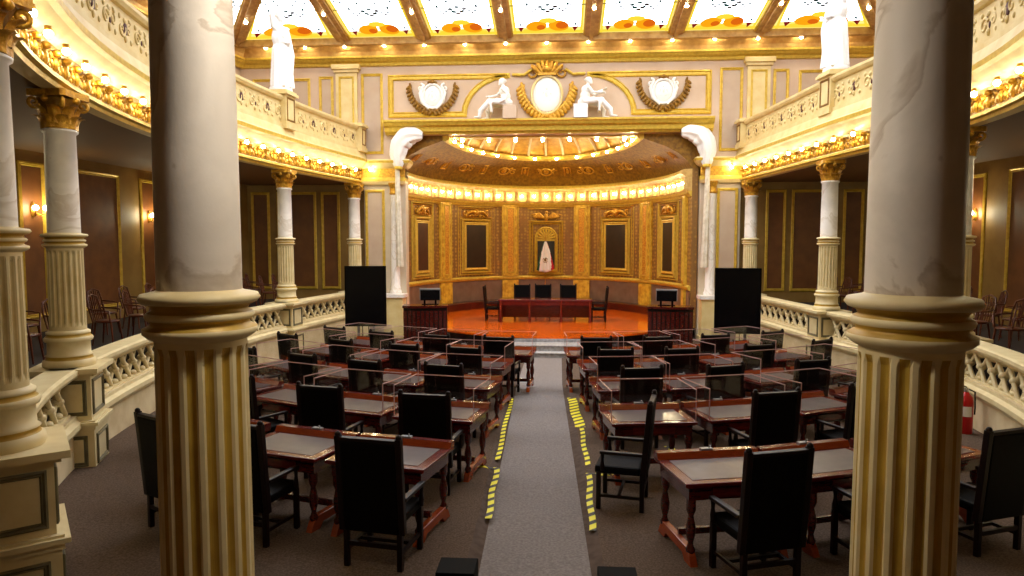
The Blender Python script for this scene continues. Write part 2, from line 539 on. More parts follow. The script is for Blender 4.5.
def attic_trim():
    M1 = planeM((0, 23.0, 0), (0, -1, 0))
    # pilasters between the panels
    for s in (-1, 1):
        c = s * 6.78
        t = thing('pilaster', 'pale attic pilaster with gold edges on the end wall, %s of the stage opening' % ('left' if s < 0 else 'right'), 'pilaster', (c, 23.0, 7.1))
        m = MB(); m.M = planeM((0, 0, 0), (0, -1, 0))
        m.box(-0.36, 0.36, 0, 1.85, 0, 0.1)
        m.build('shaft', 'cream', t)
        m = MB(); m.M = planeM((0, 0, 0), (0, -1, 0))
        m.M = m.M @ Matrix.Translation((0, 0, 0.1))
        m.frame(-0.26, 0.26, 0.12, 1.72, 0.07, 0.03)
        m.build('border', 'goldline', t)
        m = MB(); m.M = planeM((0, 0, 0), (0, -1, 0))
        m.box(-0.42, 0.42, 1.85, 1.95, 0, 0.16); m.box(-0.48, 0.48, 1.95, 2.1, 0, 0.22)
        m.build('capital', 'cream', t)
    # long frieze panel with a rising arch in the middle
    m = MB(); m.M = M1
    arch = []
    def arc(sgn):
        pts = []
        for k in range(9):
            a = PI / 2 * k / 8
            pts.append((sgn * (2.72 - 1.45 * (1 - math.cos(a)) - 0.0), 7.5 + 1.2 * math.sin(a)))
        return pts
    L = [(-5.38, 7.45), (-2.72, 7.45)] + arc(-1)[1:] + [(-1.27, 8.86), (-5.38, 8.86)]
    Rr = [(5.3, 8.86), (1.27, 8.86)] + arc(1)[::-1][:-1] + [(2.72, 7.45), (5.3, 7.45)]
    pr = [(0, 0), (0, .04), (.04, .06), (.07, .02), (.13, .02), (.16, .05), (.19, 0)]
    m.sweep(L, pr, 0, closed=True); m.sweep(Rr, pr, 0, closed=True)
    m.tube([(-1.2, 8.8, .05), (-0.8, 8.78, .08), (-0.55, 8.95, .1)], .05); m.tube([(1.2, 8.8, .05), (0.8, 8.78, .08), (0.55, 8.95, .1)], .05)
    struct(m.build('trim_1', 'goldline'))
    # beam over the opening
    o = MB()
    pr = [(0, 6.86), (.2, 6.86), (.24, 6.94), (.3, 6.94), (.32, 7.08), (.42, 7.12), (.46, 7.2), (.5, 7.24), (.5, 7.3), (0, 7.32)]
    o.sweep([(OX1 + .35, 23.0), (OX0 - .62, 23.0)], pr, 0)
    struct(o.build('trim_2', 'goldline'))
    # cornice all round the hall, then the cove that carries bulbs
    pr = [(0, 9.15), (.08, 9.17), (.1, 9.25), (.2, 9.3), (.24, 9.36), (.3, 9.38), (.3, 9.44), (.16, 9.48), (.2, 9.6), (.42, 9.8), (.5, 9.82), (.5, 9.95), (0, 9.95)]
    m = MB()
    q = [(-10.4, 23.0)] + ROOM[1:7] + [(10.4, 23.0)]
    m.sweep(q, pr, [0, 0, 0, 0, 0, 0, 0, 1, 1, 1, 0, 0], closed=True)
    struct(m.build('trim_3', ['goldline', 'rib']))
attic_trim()

# ------------------------------------------------------------------ glass roof
def skylight():
    sk = thing('stained_glass_skylight', 'great backlit stained glass roof with orange fruit and gold ribs over the hall', 'skylight', (0, 14, 9.9))
    O = Vector((0, 14, 9.9))
    outer = [(-10.3, 22.35), (10.3, 22.35), (10.3, 10.5), (-10.3, 10.5)]
    inner = [(-6.65, 17.0), (6.65, 17.0), (6.65, 14.0), (-6.65, 14.0)]
    zo, zi = 9.88, 10.9
    def pane(p00, p10, p11, p01, rich=True):
        m = MB()
        A, B, C_, D = [Vector(p) - O for p in (p00, p10, p11, p01)]
        nrm = (B - A).cross(D - A).normalized()
        if nrm.z > 0: nrm = -nrm
        def q(u, v, h=0.0):
            return tuple((A * (1 - u) + B * u) * (1 - v) + (D * (1 - u) + C_ * u) * v + nrm * h)
        def quad(u0, u1, v0, v1, mi, h):
            m.add([q(u0, v0, h), q(u1, v0, h), q(u1, v1, h), q(u0, v1, h)], [(0, 1, 2, 3)], mi)
        def blob(cu, cv, ru, rv, mi, h, n=14, rot=0):
            pts = []
            for i in range(n):
                a = 2 * PI * i / n
                x, y = ru * math.cos(a), rv * math.sin(a)
                pts.append(q(cu + x * math.cos(rot) - y * math.sin(rot), cv + x * math.sin(rot) + y * math.cos(rot), h))
            m.add(pts, [tuple(range(n))], mi)
        quad(0, 1, 0, 1, 0, 0)
        if rich:
            quad(0.02, 0.98, 0.015, 0.1, 6, .01)
            quad(0.0, 0.13, 0.0, 0.75, 6, .011); quad(0.87, 1.0, 0.0, 0.75, 6, .011)
            quad(0.02, .98, 0.03, 0.06, 1, .014)
            quad(0.105, 0.13, 0.02, 0.55, 1, .012); quad(0.87, 0.895, 0.02, 0.55, 1, .012)
            blob(.37, .115, .12, .055, 2, .02, rot=.08); blob(.62, .115, .12, .06, 2, .021, rot=-.08)
            blob(.66, .12, .07, .04, 3, .024); blob(.42, .10, .05, .028, 3, .024)
            blob(.5, .175, .1, .03, 1, .022); blob(.5, .07, .3, .022, 1, .019)
            for cu in (.19, .81):
                blob(cu, .085, .045, .035, 4, .02, 3, .5); blob(cu, .13, .02, .03, 5, .02, 3, .2)
            quad(0.03, 0.97, .333, .342, 7, .02)
            for k, (cu, cv) in enumerate(((.5, .27), (.46, .29), (.54, .29), (.42, .32), (.58, .32), (.5, .34))):
                blob(cu, cv, .03, .012, 5 if k % 2 else 7, .022)
            for sg in (-1, 1):
                for j in range(5):
                    blob(.5 + sg * (.06 + .035 * j), .30 + .02 * math.sin(j * 1.6), .02, .009, 7 if j % 2 else 5, .022)
                    blob(.5 + sg * (.1 + .06 * j), .40 + .05 * math.sin(j * 2.2), .015, .012, 5, .022)
                quad(.5 + sg * .25 - .003, .5 + sg * .25 + .003, .1, .9, 7, .018)
            for cu, cv in ((.2, .5), (.8, .5), (.35, .6), (.65, .6), (.5, .55)):
                blob(cu, cv, .04, .03, 1, .02); blob(cu + .03, cv + .02, .02, .02, 5, .022)
        m.build('glass_pane', ['gwhite', 'gyellow', 'gorange', 'gdeep', 'gred', 'gteal', 'gpale', 'lead'], sk)
    ribs = [-10.3, -6.65, -4.0, -1.36, 1.36, 4.0, 6.65, 10.3]
    def fr(x):      # where a front rib lands on the inner frame
        return max(-6.65, min(6.65, x))
    def bar(p, q_, w=.25, d=.2):
        m = MB()
        a, b = Vector(p) - O, Vector(q_) - O
        t = (b - a).normalized()
        sd = t.cross(Vector((0, 0, 1))).normalized()
        upv = sd.cross(t)
        for ww, d0, d1, mi in ((w, -.06, d * .4, 1), (w * .8, d * .4, d * .6, 0), (w * .25, d * .6, d, 0)):
            vs = [tuple(e + sd * sx * ww - upv * dz) for e in (a, b) for sx in (-1, 1) for dz in (d0, d1)]
            m.add(vs, [(0, 1, 3, 2), (4, 6, 7, 5), (0, 2, 6, 4), (1, 5, 7, 3), (0, 4, 5, 1), (2, 3, 7, 6)], mi)
        m.build('rib', ['rib', 'goldline'], sk)
    # front and back facets, seven panes each
    for yo, yi in ((22.35, 17.0), (10.5, 14.0)):
        for a, b in zip(ribs, ribs[1:]):
            pane((a, yo, zo), (b, yo, zo), (fr(b), yi, zi), (fr(a), yi, zi))
        for x in ribs:
            bar((x, yo, zo), (fr(x), yi, zi))
    ys = [22.35, 20.0, 17.6, 15.2, 12.8, 10.5]
    yi_ = [17.0, 16.4, 15.8, 15.2, 14.6, 14.0]
    for s in (-1, 1):
        for k in range(5):
            pane((s * 10.3, ys[k], zo), (s * 10.3, ys[k + 1], zo), (s * 6.65, yi_[k + 1], zi), (s * 6.65, yi_[k], zi))
        for k in range(1, 5):
            bar((s * 10.3, ys[k], zo), (s * 6.65, yi_[k], zi))
    pane((-6.65, 17, zi), (6.65, 17, zi), (6.65, 14.0, zi), (-6.65, 14.0, zi), False)
    m = MB()
    pr = [(-.12, -.2), (-.12, .05), (.2, .05), (.2, -.06), (.1, -.2)]
    m.sweep([(x - O.x, y - O.y) for x, y in outer], [(a, b + zo - O.z) for a, b in pr], 0, closed=True, cprof=True)
    m.sweep([(x - O.x, y - O.y) for x, y in inner], [(a, b + zi - O.z) for a, b in pr], 0, closed=True, cprof=True)
    m.build('rim', 'rib', sk)
    # plaster ceiling around the glass
    m = MB()
    m.box(-11.4, 11.4, 22.4, 23.5, 9.92, 10.1); m.box(-11.4, 11.4, -3.3, 10.45, 9.92, 10.1)
    m.box(-11.4, -10.35, 10.45, 22.4, 9.92, 10.1); m.box(10.35, 11.4, 10.45, 22.4, 9.92, 10.1)
    struct(m.build('ceiling', 'rib'))
    return ribs, fr
RIBS, FR = skylight()

# ------------------------------------------------------------------ galleries
def gallery(side, ring, dL):
    """upper gallery: slab, gilded frieze, cream cove, pierced parapet"""
    m = MB()
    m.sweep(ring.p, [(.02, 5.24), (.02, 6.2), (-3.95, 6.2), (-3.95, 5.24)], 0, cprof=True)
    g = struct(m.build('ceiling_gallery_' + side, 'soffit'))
    m = MB()
    pr = [(.1, Z_CAP), (.3, Z_CAP), (.32, 5.27), (.38, 5.29), (.38, 5.34), (.3, 5.37), (.28, 5.62), (.3, 5.72), (.38, 5.78), (.52, 5.92), (.6, 5.95), (.6, 6.04), (.5, 6.1), (.44, 6.3), (.1, 6.3)]
    pr = [(a - .22, b) for a, b in pr]
    m.sweep(ring.p, pr, [0, 1, 1, 1, 0, 2, 2, 0, 0, 0, 1, 0, 0, 0], smooth=False)
    f = struct(m.build('trim_gallery_' + side, ['cream', 'goldline', 'olddgold']))
    m = MB()
    n = int(ring.len / .41)
    for k in range(n):
        p, t, nn = ring.at((k + .5) * ring.len / n)
        m.M = planeM((p.x + nn.x * .07, p.y + nn.y * .07, 0), (nn.x, nn.y, 0))
        m.ell((0, 5.48, .015), (.05, .11, .045), 6, 5); m.ell((0, 5.62, .04), (.06, .05, .06), 6, 5)
        m.spiral((-.1, 5.56, .02), .07, 1.1, .018, 0, 1, 0, 0, 9); m.spiral((.1, 5.56, .02), .07, 1.1, .018, 0, -1, PI, 0, 9)
        m.ell((-.12, 5.47, .0), (.05, .08, .04), 6, 4); m.ell((.12, 5.47, .0), (.05, .08, .04), 6, 4)
        m.ell((.205, 5.56, .0), (.045, .045, .04), 6, 4); m.ell((.205, 5.42, .0), (.03, .05, .03), 6, 4)
    m.build('frieze_ornament', 'gold', f)
    return f
GL = gallery('left', RING_L, 0)
GR = gallery('right', RING_R, 0)
GB = gallery('rear', RING_B, 0)

def parapet_upper(side, ring, d0, d1, posts):
    o = []
    m = MB()
    pr = [(.36, 6.3), (.42, 6.3), (.42, 6.4), (.36, 6.42), (.36, 6.98), (.42, 7.0), (.46, 7.06), (.46, 7.12), (.24, 7.12), (.24, 7.0), (.26, 6.98), (.26, 6.3)]
    pr = [(a - .22, b) for a, b in pr]
    m.sweep(ring.sub(d0, d1), pr, 0)
    w = struct(m.build('wall_balcony_' + side, 'cream'))
    m = MB()
    n = int((d1 - d0) / .62)
    for k in range(n):
        p, t, nn = ring.at(d0 + (k + .5) * (d1 - d0) / n)
        m.M = planeM((p.x + nn.x * .14, p.y + nn.y * .14, 0), (nn.x, nn.y, 0))
        fl = 1 if k % 2 else -1
        m.spiral((-.12, 6.68, .01), .13, 1.2, .03, 0, fl, .4)
        m.spiral((.16, 6.72, .01), .1, 1.1, .026, 0, -fl, 1.4)
        m.ell((.02, 6.56, .0), (.05, .07, .035), 8, 5); m.ell((.0, 6.84, .0), (.06, .05, .03), 8, 5)
        m.ell((-.2, 6.86, .0), (.04, .05, .03), 8, 5); m.ell((.25, 6.55, .0), (.04, .05, .03), 8, 5)
        m.ell((.2, 6.86, .0), (.03, .06, .03), 6, 4, 0, (0, 0, .6))
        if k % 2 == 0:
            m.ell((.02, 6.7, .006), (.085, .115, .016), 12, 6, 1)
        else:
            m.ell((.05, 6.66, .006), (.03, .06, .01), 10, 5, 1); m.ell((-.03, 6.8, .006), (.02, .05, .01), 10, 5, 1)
    m.build('scroll_relief', ['cream', 'darkred'], w)
    return w
for side, ring, cs in (('left', RING_L, COLS_L), ('right', RING_R, COLS_R)):
    if side == 'left':
        a, b = .55, ring.len - .2
    else:
        a, b = .2, ring.len - .55
    parapet_upper(side, ring, a, b, [])

def balcony_post(x, y, n, label, w=.6, top=7.28):
    t = thing('balcony_pedestal', label, 'pedestal', (x, y, 6.28), math.atan2(n[1], n[0]) + PI / 2)
    m = MB(); m.box(-w / 2, w / 2, -w / 2, w / 2, 0, .14, 0); m.box(-w / 2 + .03, w / 2 - .03, -w / 2 + .03, w / 2 - .03, .14, top - 6.28 - .12, 0)
    m.build('block', 'cream', t)
    m = MB()
    m.M = planeM((0, -w / 2 + .03, 0), (0, -1, 0)); m.frame(-w / 2 + .08, w / 2 - .08, .2, top - 6.28 - .18, .05, .02)
    m.build('panel_border', 'olddgold', t)
    m = MB(); m.box(-w / 2 - .04, w / 2 + .04, -w / 2 - .04, w / 2 + .04, top - 6.28 - .12, top - 6.28 - .05); m.box(-w / 2, w / 2, -w / 2, w / 2, top - 6.28 - .05, top - 6.28)
    m.build('cap', 'cream', t)
    return t
def ringpt(ring, x, y, off):
    d = ring.near(x, y)
    p, t, n = ring.at(d)
    return (p.x + n.x * off, p.y + n.y * off), (n.x, n.y)
PL, nL = ringpt(RING_L, -7.05, 18.05, .04)
PR, nR = ringpt(RING_R, 6.86, 16.9, -.02)
balcony_post(PL[0], PL[1], nL, 'cream balcony pedestal under the standing statue on the left gallery')
balcony_post(PR[0], PR[1], nR, 'cream balcony pedestal under the standing statue on the right gallery')
for s, ring in ((-1, RING_L), (1, RING_R)):
    p, t, n = ring.at(.42 if s < 0 else ring.len - .42)
    balcony_post(p.x + n.x * .1, p.y + n.y * .1, (n.x, n.y), 'plain cream end block where the %s balcony parapet meets the end wall' % ('left' if s < 0 else 'right'), .5, 7.2)

# pier entablatures either side of the opening, at the level of the galleries
m = MB()
for s, x0, x1 in ((-1, -6.3, OX0 - .12), (1, OX1 + .12, 6.35)):
    pr = [(0, 5.2), (.1, 5.22), (.14, 5.32), (.14, 5.42), (.12, 5.45), (.12, 5.75), (.2, 5.8), (.3, 5.92), (.32, 6.0), (.28, 6.04), (0, 6.06)]
    m.sweep([(x1, 23.35), (x1, 23.0), (x0, 23.0)] if s < 0 else [(x1, 23.0), (x0, 23.0), (x0, 23.35)], pr, [0, 0, 1, 1, 2, 0, 0, 1, 0, 0])
struct(m.build('trim_4', ['cream', 'goldline', 'gold']))
for s, x0, x1 in ((-1, OX0 - .72, OX0 + .02), (1, OX1 - .02, OX1 + .72)):
    t = thing('pier_pedestal', 'white stone pedestal block at the %s foot of the stage opening' % ('left' if s < 0 else 'right'), 'pedestal', ((x0 + x1) / 2, 22.75, 0))
    w = (x1 - x0) / 2
    m = MB(); m.box(-w, w, -.3, .3, 0, .2); m.box(-w + .05, w - .05, -.26, .3, .2, 1.42)
    m.build('block', 'cream', t)
    m = MB(); m.box(-w - .02, w + .02, -.32, .3, 1.42, 1.53)
    m.build('cap', 'marble', t)
    t = thing('engaged_column', 'slim pale column engaged in the %s pier beside the stage opening' % ('left' if s < 0 else 'right'), 'column', ((x0 + x1) / 2 + s * .02, 22.98, 1.53))
    m = MB(); m.lathe([(.2, 0), (.2, .08), (.17, .14), (.17, .2), (.155, .24), (.14, 3.3), (.15, 3.34)], 18)
    m.build('shaft', 'marble', t)
    m = MB(); m.lathe([(.15, 3.34), (.19, 3.38), (.16, 3.42), (.17, 3.6), (.22, 3.68), (.22, 3.74)], 18)
    m.build('capital', 'gold', t)

# ------------------------------------------------------------------ columns
def leaf(m, a, r0, z0, h, w, curl, mi=0):
    vs = []; n = 6
    for i in range(n + 1):
        t = i / n
        rr = r0 + .015 + curl * t ** 3
        z = z0 + h * t - (curl * .9 * max(0, t - .75) * 2)
        ww = w * (1 - .55 * t ** 2.2)
        for j in (-1, -.45, 0, .45, 1):
            b = a + j * ww / r0
            q = rr + (.012 if abs(j) < .1 else 0) - .012 * abs(j)
            vs.append((q * math.cos(b), q * math.sin(b), z))
    m.add(vs, [(i * 5 + j, i * 5 + j + 1, (i + 1) * 5 + j + 1, (i + 1) * 5 + j) for i in range(n) for j in range(4)], mi, True)

def make_column(x, y, z0, zr, r, label, base_h, ztop=Z_CAP, nfl=20, big=False, col_h=.2):
    """a Corinthian column: base, fluted lower drum, ringed collar, smooth upper shaft, gilded capital"""
    t = thing('column', label, 'column', (x, y, z0))
    H = ztop - z0
    rl, ru = r * 1.12, r
    b = base_h
    m = MB()
    m.lathe([(rl * 1.42, 0), (rl * 1.46, b * .06), (rl * 1.42, b * .17), (rl * 1.3, b * .2), (rl * 1.24, b * .27), (rl * 1.3, b * .3), (rl * 1.18, b * .34), (rl * 1.16, b * .66),
             (rl * 1.3, b * .7), (rl * 1.34, b * .77), (rl * 1.26, b * .82), (rl * 1.16, b * .86), (rl * 1.2, b * .9), (rl * 1.2, b * .95), (rl * 1.02, b)], 36,
            [0, 0, 0, 1, 1, 0, 0, 0, 0, 0, 1, 1, 0, 0])
    m.build('base', ['fillet', 'flute'], t)
    zc = zr - z0
    m = MB()
    sub = 8
    prof = []; mi = []
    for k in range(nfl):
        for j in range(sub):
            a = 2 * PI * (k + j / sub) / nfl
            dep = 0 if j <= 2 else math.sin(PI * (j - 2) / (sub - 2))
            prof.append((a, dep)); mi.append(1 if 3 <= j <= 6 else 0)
    vs = []; N = len(prof)
    zs = [(b * .98, 0), (b + .05, 0), (b + .1, 1), (zc - .07, 1), (zc - .03, 0), (zc + .01, 0)]
    for z, dd in zs:
        rr = rl + (rl * .97 - rl) * (z - b) / max(.1, zc - b)
        vs += [((rr - rr * .10 * dep * dd) * math.cos(a), (rr - rr * .10 * dep * dd) * math.sin(a), z) for a, dep in prof]
    fs = []; fm = []
    for i in range(len(zs) - 1):
        for k in range(N):
            fs.append((i * N + k, i * N + (k + 1) % N, (i + 1) * N + (k + 1) % N, (i + 1) * N + k))
            fm.append(mi[k] if 1 <= i <= 3 else 0)
    m.add(vs, fs, fm)
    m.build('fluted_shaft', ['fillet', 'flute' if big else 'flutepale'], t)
    m = MB()
    h = col_h
    P = [(rl * .97, 0), (rl * 1.1, .06), (rl * 1.2, .14), (rl * 1.2, .24), (rl * 1.06, .3), (rl * 1.02, .36), (rl * 1.12, .42), (rl * 1.15, .5), (rl * 1.1, .56), (rl * 1.0, .6), (rl * 1.04, .68), (rl * 1.2, .74), (rl * 1.28, .83), (rl * 1.22, .92), (ru * 1.06, .97), (ru, 1.0)]
    m.lathe([(a, zc + q * h) for a, q in P], 40, [0, 0, 0, 1, 1, 1, 0, 0, 1, 1, 1, 0, 0, 0, 0])
    m.build('collar', ['fillet', 'flute'], t)
    zk = H - .54
    m = MB()
    m.lathe([(ru, zc + h * .98), (ru * .985, (zc + zk) / 2), (ru * .94, zk), (ru * 1.08, zk + .02), (ru * 1.1, zk + .045), (ru * .96, zk + .06)], 40)
    m.build('upper_shaft', 'bigmarble' if big else 'marble', t)
    m = MB()
    m.lathe([(ru * .96, zk + .05), (ru * .98, zk + .2), (ru * 1.08, zk + .36), (ru * 1.3, zk + .44)], 20, 1)
    c = MB()
    for k in range(8):
        leaf(m, 2 * PI * k / 8, ru * .98, zk + .06, .2, .085, .09)
        leaf(m, 2 * PI * (k + .5) / 8, ru * 1.0, zk + .12, .26, .08, .11)
    for k in range(4):
        a = PI / 4 + PI / 2 * k
        mm = m.M
        m.M = Matrix.Rotation(a, 4, 'Z') @ Matrix.Translation((ru * 1.42, 0, zk + .39)) @ Matrix.Rotation(PI / 2, 4, 'X')
        m.spiral((0, 0), .085, 1.4, .03, 0, 1, PI * .9)
        m.M = mm
        m.ell((ru * 1.3 * math.cos(a + PI / 4), ru * 1.3 * math.sin(a + PI / 4), zk + .42), .045, 8, 6)
    m.build('capital', ['gold', 'olddgold'], t)
    m = MB()
    q = ru * 1.42
    poly = []
    for k in range(4):
        a = PI / 4 + PI / 2 * k
        poly += [(q * 1.28 * math.cos(a - .1), q * 1.28 * math.sin(a - .1)), (q * 1.28 * math.cos(a + .1), q * 1.28 * math.sin(a + .1)), (q * .86 * math.cos(a + PI / 4), q * .86 * math.sin(a + PI / 4))]
    m.prism(poly, zk + .455, H)
    m.build('abacus', 'gold', t)
    return t
lab = {0: 'pale column nearest the stage on the %s side, behind the black display', 1: 'pale column below the standing statue, second from the stage on the %s side',
       2: 'pale gallery column on the %s side partly hidden by the massive foreground column', 3: 'pale gilded column standing on the %s parapet corner pedestal, flutes whitish',
       4: 'pale column at the %s edge, on the tall panelled pedestal', 5: 'massive fluted column close to the viewer on the %s side of the aisle'}
for sd, cs in (('left', COLS_L), ('right', COLS_R[::-1])):
    for i, (x, y) in enumerate(cs):
        if sd == 'right' and i in (3, 4): continue
        if i == 5:
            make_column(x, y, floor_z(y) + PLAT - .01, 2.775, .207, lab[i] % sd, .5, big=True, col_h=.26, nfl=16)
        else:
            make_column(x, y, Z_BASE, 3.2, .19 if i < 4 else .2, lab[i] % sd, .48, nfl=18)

# ------------------------------------------------------------------ low parapet with pierced balustrade
def pedestal(x, y, n, label, w=.74, zb=.95, tall=False):
    t = thing('parapet_pedestal', label, 'pedestal', (x, y, 0), math.atan2(n[1], n[0]) + PI / 2)
    h = w / 2
    fz = floor_z(y) - .05
    m = MB(); m.box(-h + .05, h - .05, -h + .05, h - .05, zb, Z_BASE - .1)
    m.box(-h, h, -h, h, zb - .12, zb); m.box(-h - .04, h + .04, -h - .04, h + .04, zb - .06, zb - .02)
    m.box(-h + .02, h - .02, -h + .02, h - .02, fz, zb - .12)
    m.build('block', 'fillet', t)
    for k in range(4):
        m = MB(); m.M = Matrix.Rotation(k * PI / 2, 4, 'Z') @ planeM((0, -h + .05, 0), (0, -1, 0))
        m.frame(-h + .1, h - .1, zb + .06, Z_BASE - .16, .05, .025); m.build('panel_border', 'olivestone', t)
        m = MB(); m.M = Matrix.Rotation(k * PI / 2, 4, 'Z') @ planeM((0, -h + .02, 0), (0, -1, 0))
        m.frame(-h + .1, h - .1, fz + .12, zb - .2, .05, .025); m.build('panel_border', 'olivestone', t)
    m = MB(); m.box(-h - .0, h + .0, -h - .0, h + .0, Z_BASE - .1, Z_BASE - .06); m.box(-h - .06, h + .06, -h - .06, h + .06, Z_BASE - .06, Z_BASE)
    m.build('cap', 'fillet', t)
    return t

def low_parapet(side, ring, cols):
    ds = sorted(ring.near(*c) for c in cols)
    lo, hi = ds[0], ds[-1]
    if side == 'left':
        a, b = .1, hi
    else:
        a, b = lo, ring.len - .1
    m = MB()
    pr = [(.1, -.1), (.1, .78), (.16, .8), (.2, .86), (.2, .93), (.14, .97), (.14, 1.02), (-.14, 1.02), (-.14, -.1)]
    m.sweep(ring.sub(a, b), pr, [0, 1, 1, 1, 1, 1, 0, 0])
    w = struct(m.build('wall_parapet_' + side, ['parapetstone', 'fillet']))
    m = MB()
    pr = [(.12, 1.5), (.17, 1.52), (.2, 1.57), (.2, 1.62), (.16, 1.64), (-.16, 1.64), (-.2, 1.62), (-.2, 1.54), (-.12, 1.5)]
    m.sweep(ring.sub(a, b), pr, 0, cprof=True)
    m.build('handrail', 'fillet', w)
    # pierced interlace between the pedestals
    edges = [a] + [d for d in ds if a + .3 < d < b - .3] + [b]
    for d0, d1 in zip(edges, edges[1:]):
        u0, u1 = d0 + .36, d1 - .36
        if u1 - u0 < .5: continue
        n = max(2, round((u1 - u0) / .4))
        st = (u1 - u0) / n
        m = MB()
        def P3(u, z, off=0.0):
            p, t, nn = ring.at(u)
            return (p.x + nn.x * off, p.y + nn.y * off, z)
        for k in range(n + 1):
            for sg in (-1, 1):
                pts = []
                for j in range(7):
                    u = u0 + (k + sg * j / 6 * 1.0) * st
                    if u0 - .01 <= u <= u1 + .01:
                        pts.append(P3(u, 1.03 + .47 * j / 6, 0.025 * sg))
                if len(pts) > 1:
                    m.tube(pts, .036, 6)
            if k < n:
                p, t, nn = ring.at(u0 + (k + .5) * st)
                mm = planeM((p.x, p.y, 0), (nn.x, nn.y, 0)); m.M = mm
                m.ell((0, 1.265, 0), (.065, .065, .08), 8, 6)
                m.ell((0, 1.08, 0), (.07, .05, .06), 6, 4); m.ell((0, 1.45, 0), (.07, .05, .06), 6, 4)
                m.M = Matrix()
        p0 = ring.sub(u0, u1)
        m.sweep(p0, [(.08, 1.0), (.08, 1.05), (-.08, 1.05), (-.08, 1.0)], 0, cprof=True)
        m.sweep(p0, [(.08, 1.46), (.08, 1.51), (-.08, 1.51), (-.08, 1.46)], 0, cprof=True)
        m.build('balustrade_panel', 'fillet', w)
    # raised floor under the gallery
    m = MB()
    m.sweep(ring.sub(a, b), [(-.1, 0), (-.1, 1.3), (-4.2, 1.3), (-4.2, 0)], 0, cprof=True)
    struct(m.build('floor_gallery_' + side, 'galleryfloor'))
low_parapet('left', RING_L, COLS_L[:5])
low_parapet('right', RING_R, COLS_R[1:])
pl = {0: 'small stone parapet pedestal beside the end wall, %s side', 1: 'stone parapet pedestal carrying the column below the statue, %s side', 2: 'stone parapet pedestal behind the massive column, %s side',
      3: 'panelled cream parapet pedestal at the bend of the low balustrade, %s side', 4: 'big two-tier panelled pedestal at the %s corner of the hall'}
for sd, ring, cs in (('left', RING_L, COLS_L[:5]), ('right', RING_R, COLS_R[1:][::-1])):
    for i, (x, y) in enumerate(cs):
        if sd == 'right' and i in (3, 4): continue
        p, t, n = ring.at(ring.near(x, y))
        pedestal(x, y, (n.x, n.y), pl[i] % sd, .8 if i == 4 else .72)

# ------------------------------------------------------------------ apse behind the stage opening
AX, AY, AA, AB = -0.2, 23.1, 4.95, 6.85
def apt(t, a=AA, b=AB, off=0.0):
    s_, c_ = math.sin(t), math.cos(t)
    n = Vector((s_ / a, c_ / b)).normalized()
    return Vector((AX + a * s_ - n.x * off, AY + b * c_ - n.y * off)), -n
APSE = [tuple(apt(R(90 - 3 * k))[0]) for k in range(61)]
m = MB()
m.sweep(APSE, [(0, .4), (0, 5.7), (-.2, 5.7), (-.2, .4)], 0, cprof=True)
AP = struct(m.build('wall_apse', 'damask'))
m = MB()
m.sweep(APSE, [(0, .4), (.3, .4), (.3, .76), (.26, .8), (0, .82)], 0)
m.build('wood_plinth', 'mahog', AP)
m = MB(); m.sweep(APSE, [(.02, .8), (.02, 1.66)], 0); m.build('dado', 'dado', AP)
m = MB(); m.sweep(APSE, [(0, 1.64), (.06, 1.66), (.1, 1.72), (.1, 1.77), (.05, 1.82), (0, 1.82)], 0); m.build('dado_rail', 'goldline', AP)
m = MB(); m.sweep(APSE, [(0, 4.78), (.05, 4.8), (.07, 4.88), (.12, 4.9), (.14, 4.97), (0, 4.99)], 0)
m.build('architrave', 'goldline', AP)
m = MB(); m.sweep(APSE, [(0, 4.97), (.14, 4.97), (.16, 5.02), (.18, 5.4), (.32, 5.52), (.4, 5.54), (.4, 5.62), (.3, 5.68), (0, 5.7)], [0, 0, 0, 0, 0, 1, 1, 1])
APL = Path(APSE)
NB = 33
for k in range(NB + 1):
    p, t, n = APL.at(APL.len * k / NB)
    m.M = planeM((p.x + n.x * .17, p.y + n.y * .17, 0), (n.x, n.y, 0))
    m.box(-.09, .09, 5.02, 5.42, 0, .1, 0, (.015, .0)); m.M = Matrix()
struct(m.build('trim_5', ['cornicecream', 'goldline']))
# cove and shallow dome
RA, RB, RZ = 3.3, 5.9, 6.78
m = MB()
secs = [(0, 5.68), (.1, 5.95), (.28, 6.22), (.55, 6.45), (.85, 6.62), (1.0, 6.72)]
def ell_pts(a, b, n=48):
    return [(AX + a * math.cos(PI * k / n), AY + b * math.sin(PI * k / n)) for k in range(n + 1)]
rings_ = [[(x, y, z) for x, y in ell_pts(AA + (RA - AA) * f, AB + (RB - AB) * f)] for f, z in secs]
vs = [p for r_ in rings_ for p in r_]; n1 = 49
m.add(vs, [(i * n1 + k, i * n1 + k + 1, (i + 1) * n1 + k + 1, (i + 1) * n1 + k) for i in range(len(secs) - 1) for k in range(48)], 0, True)
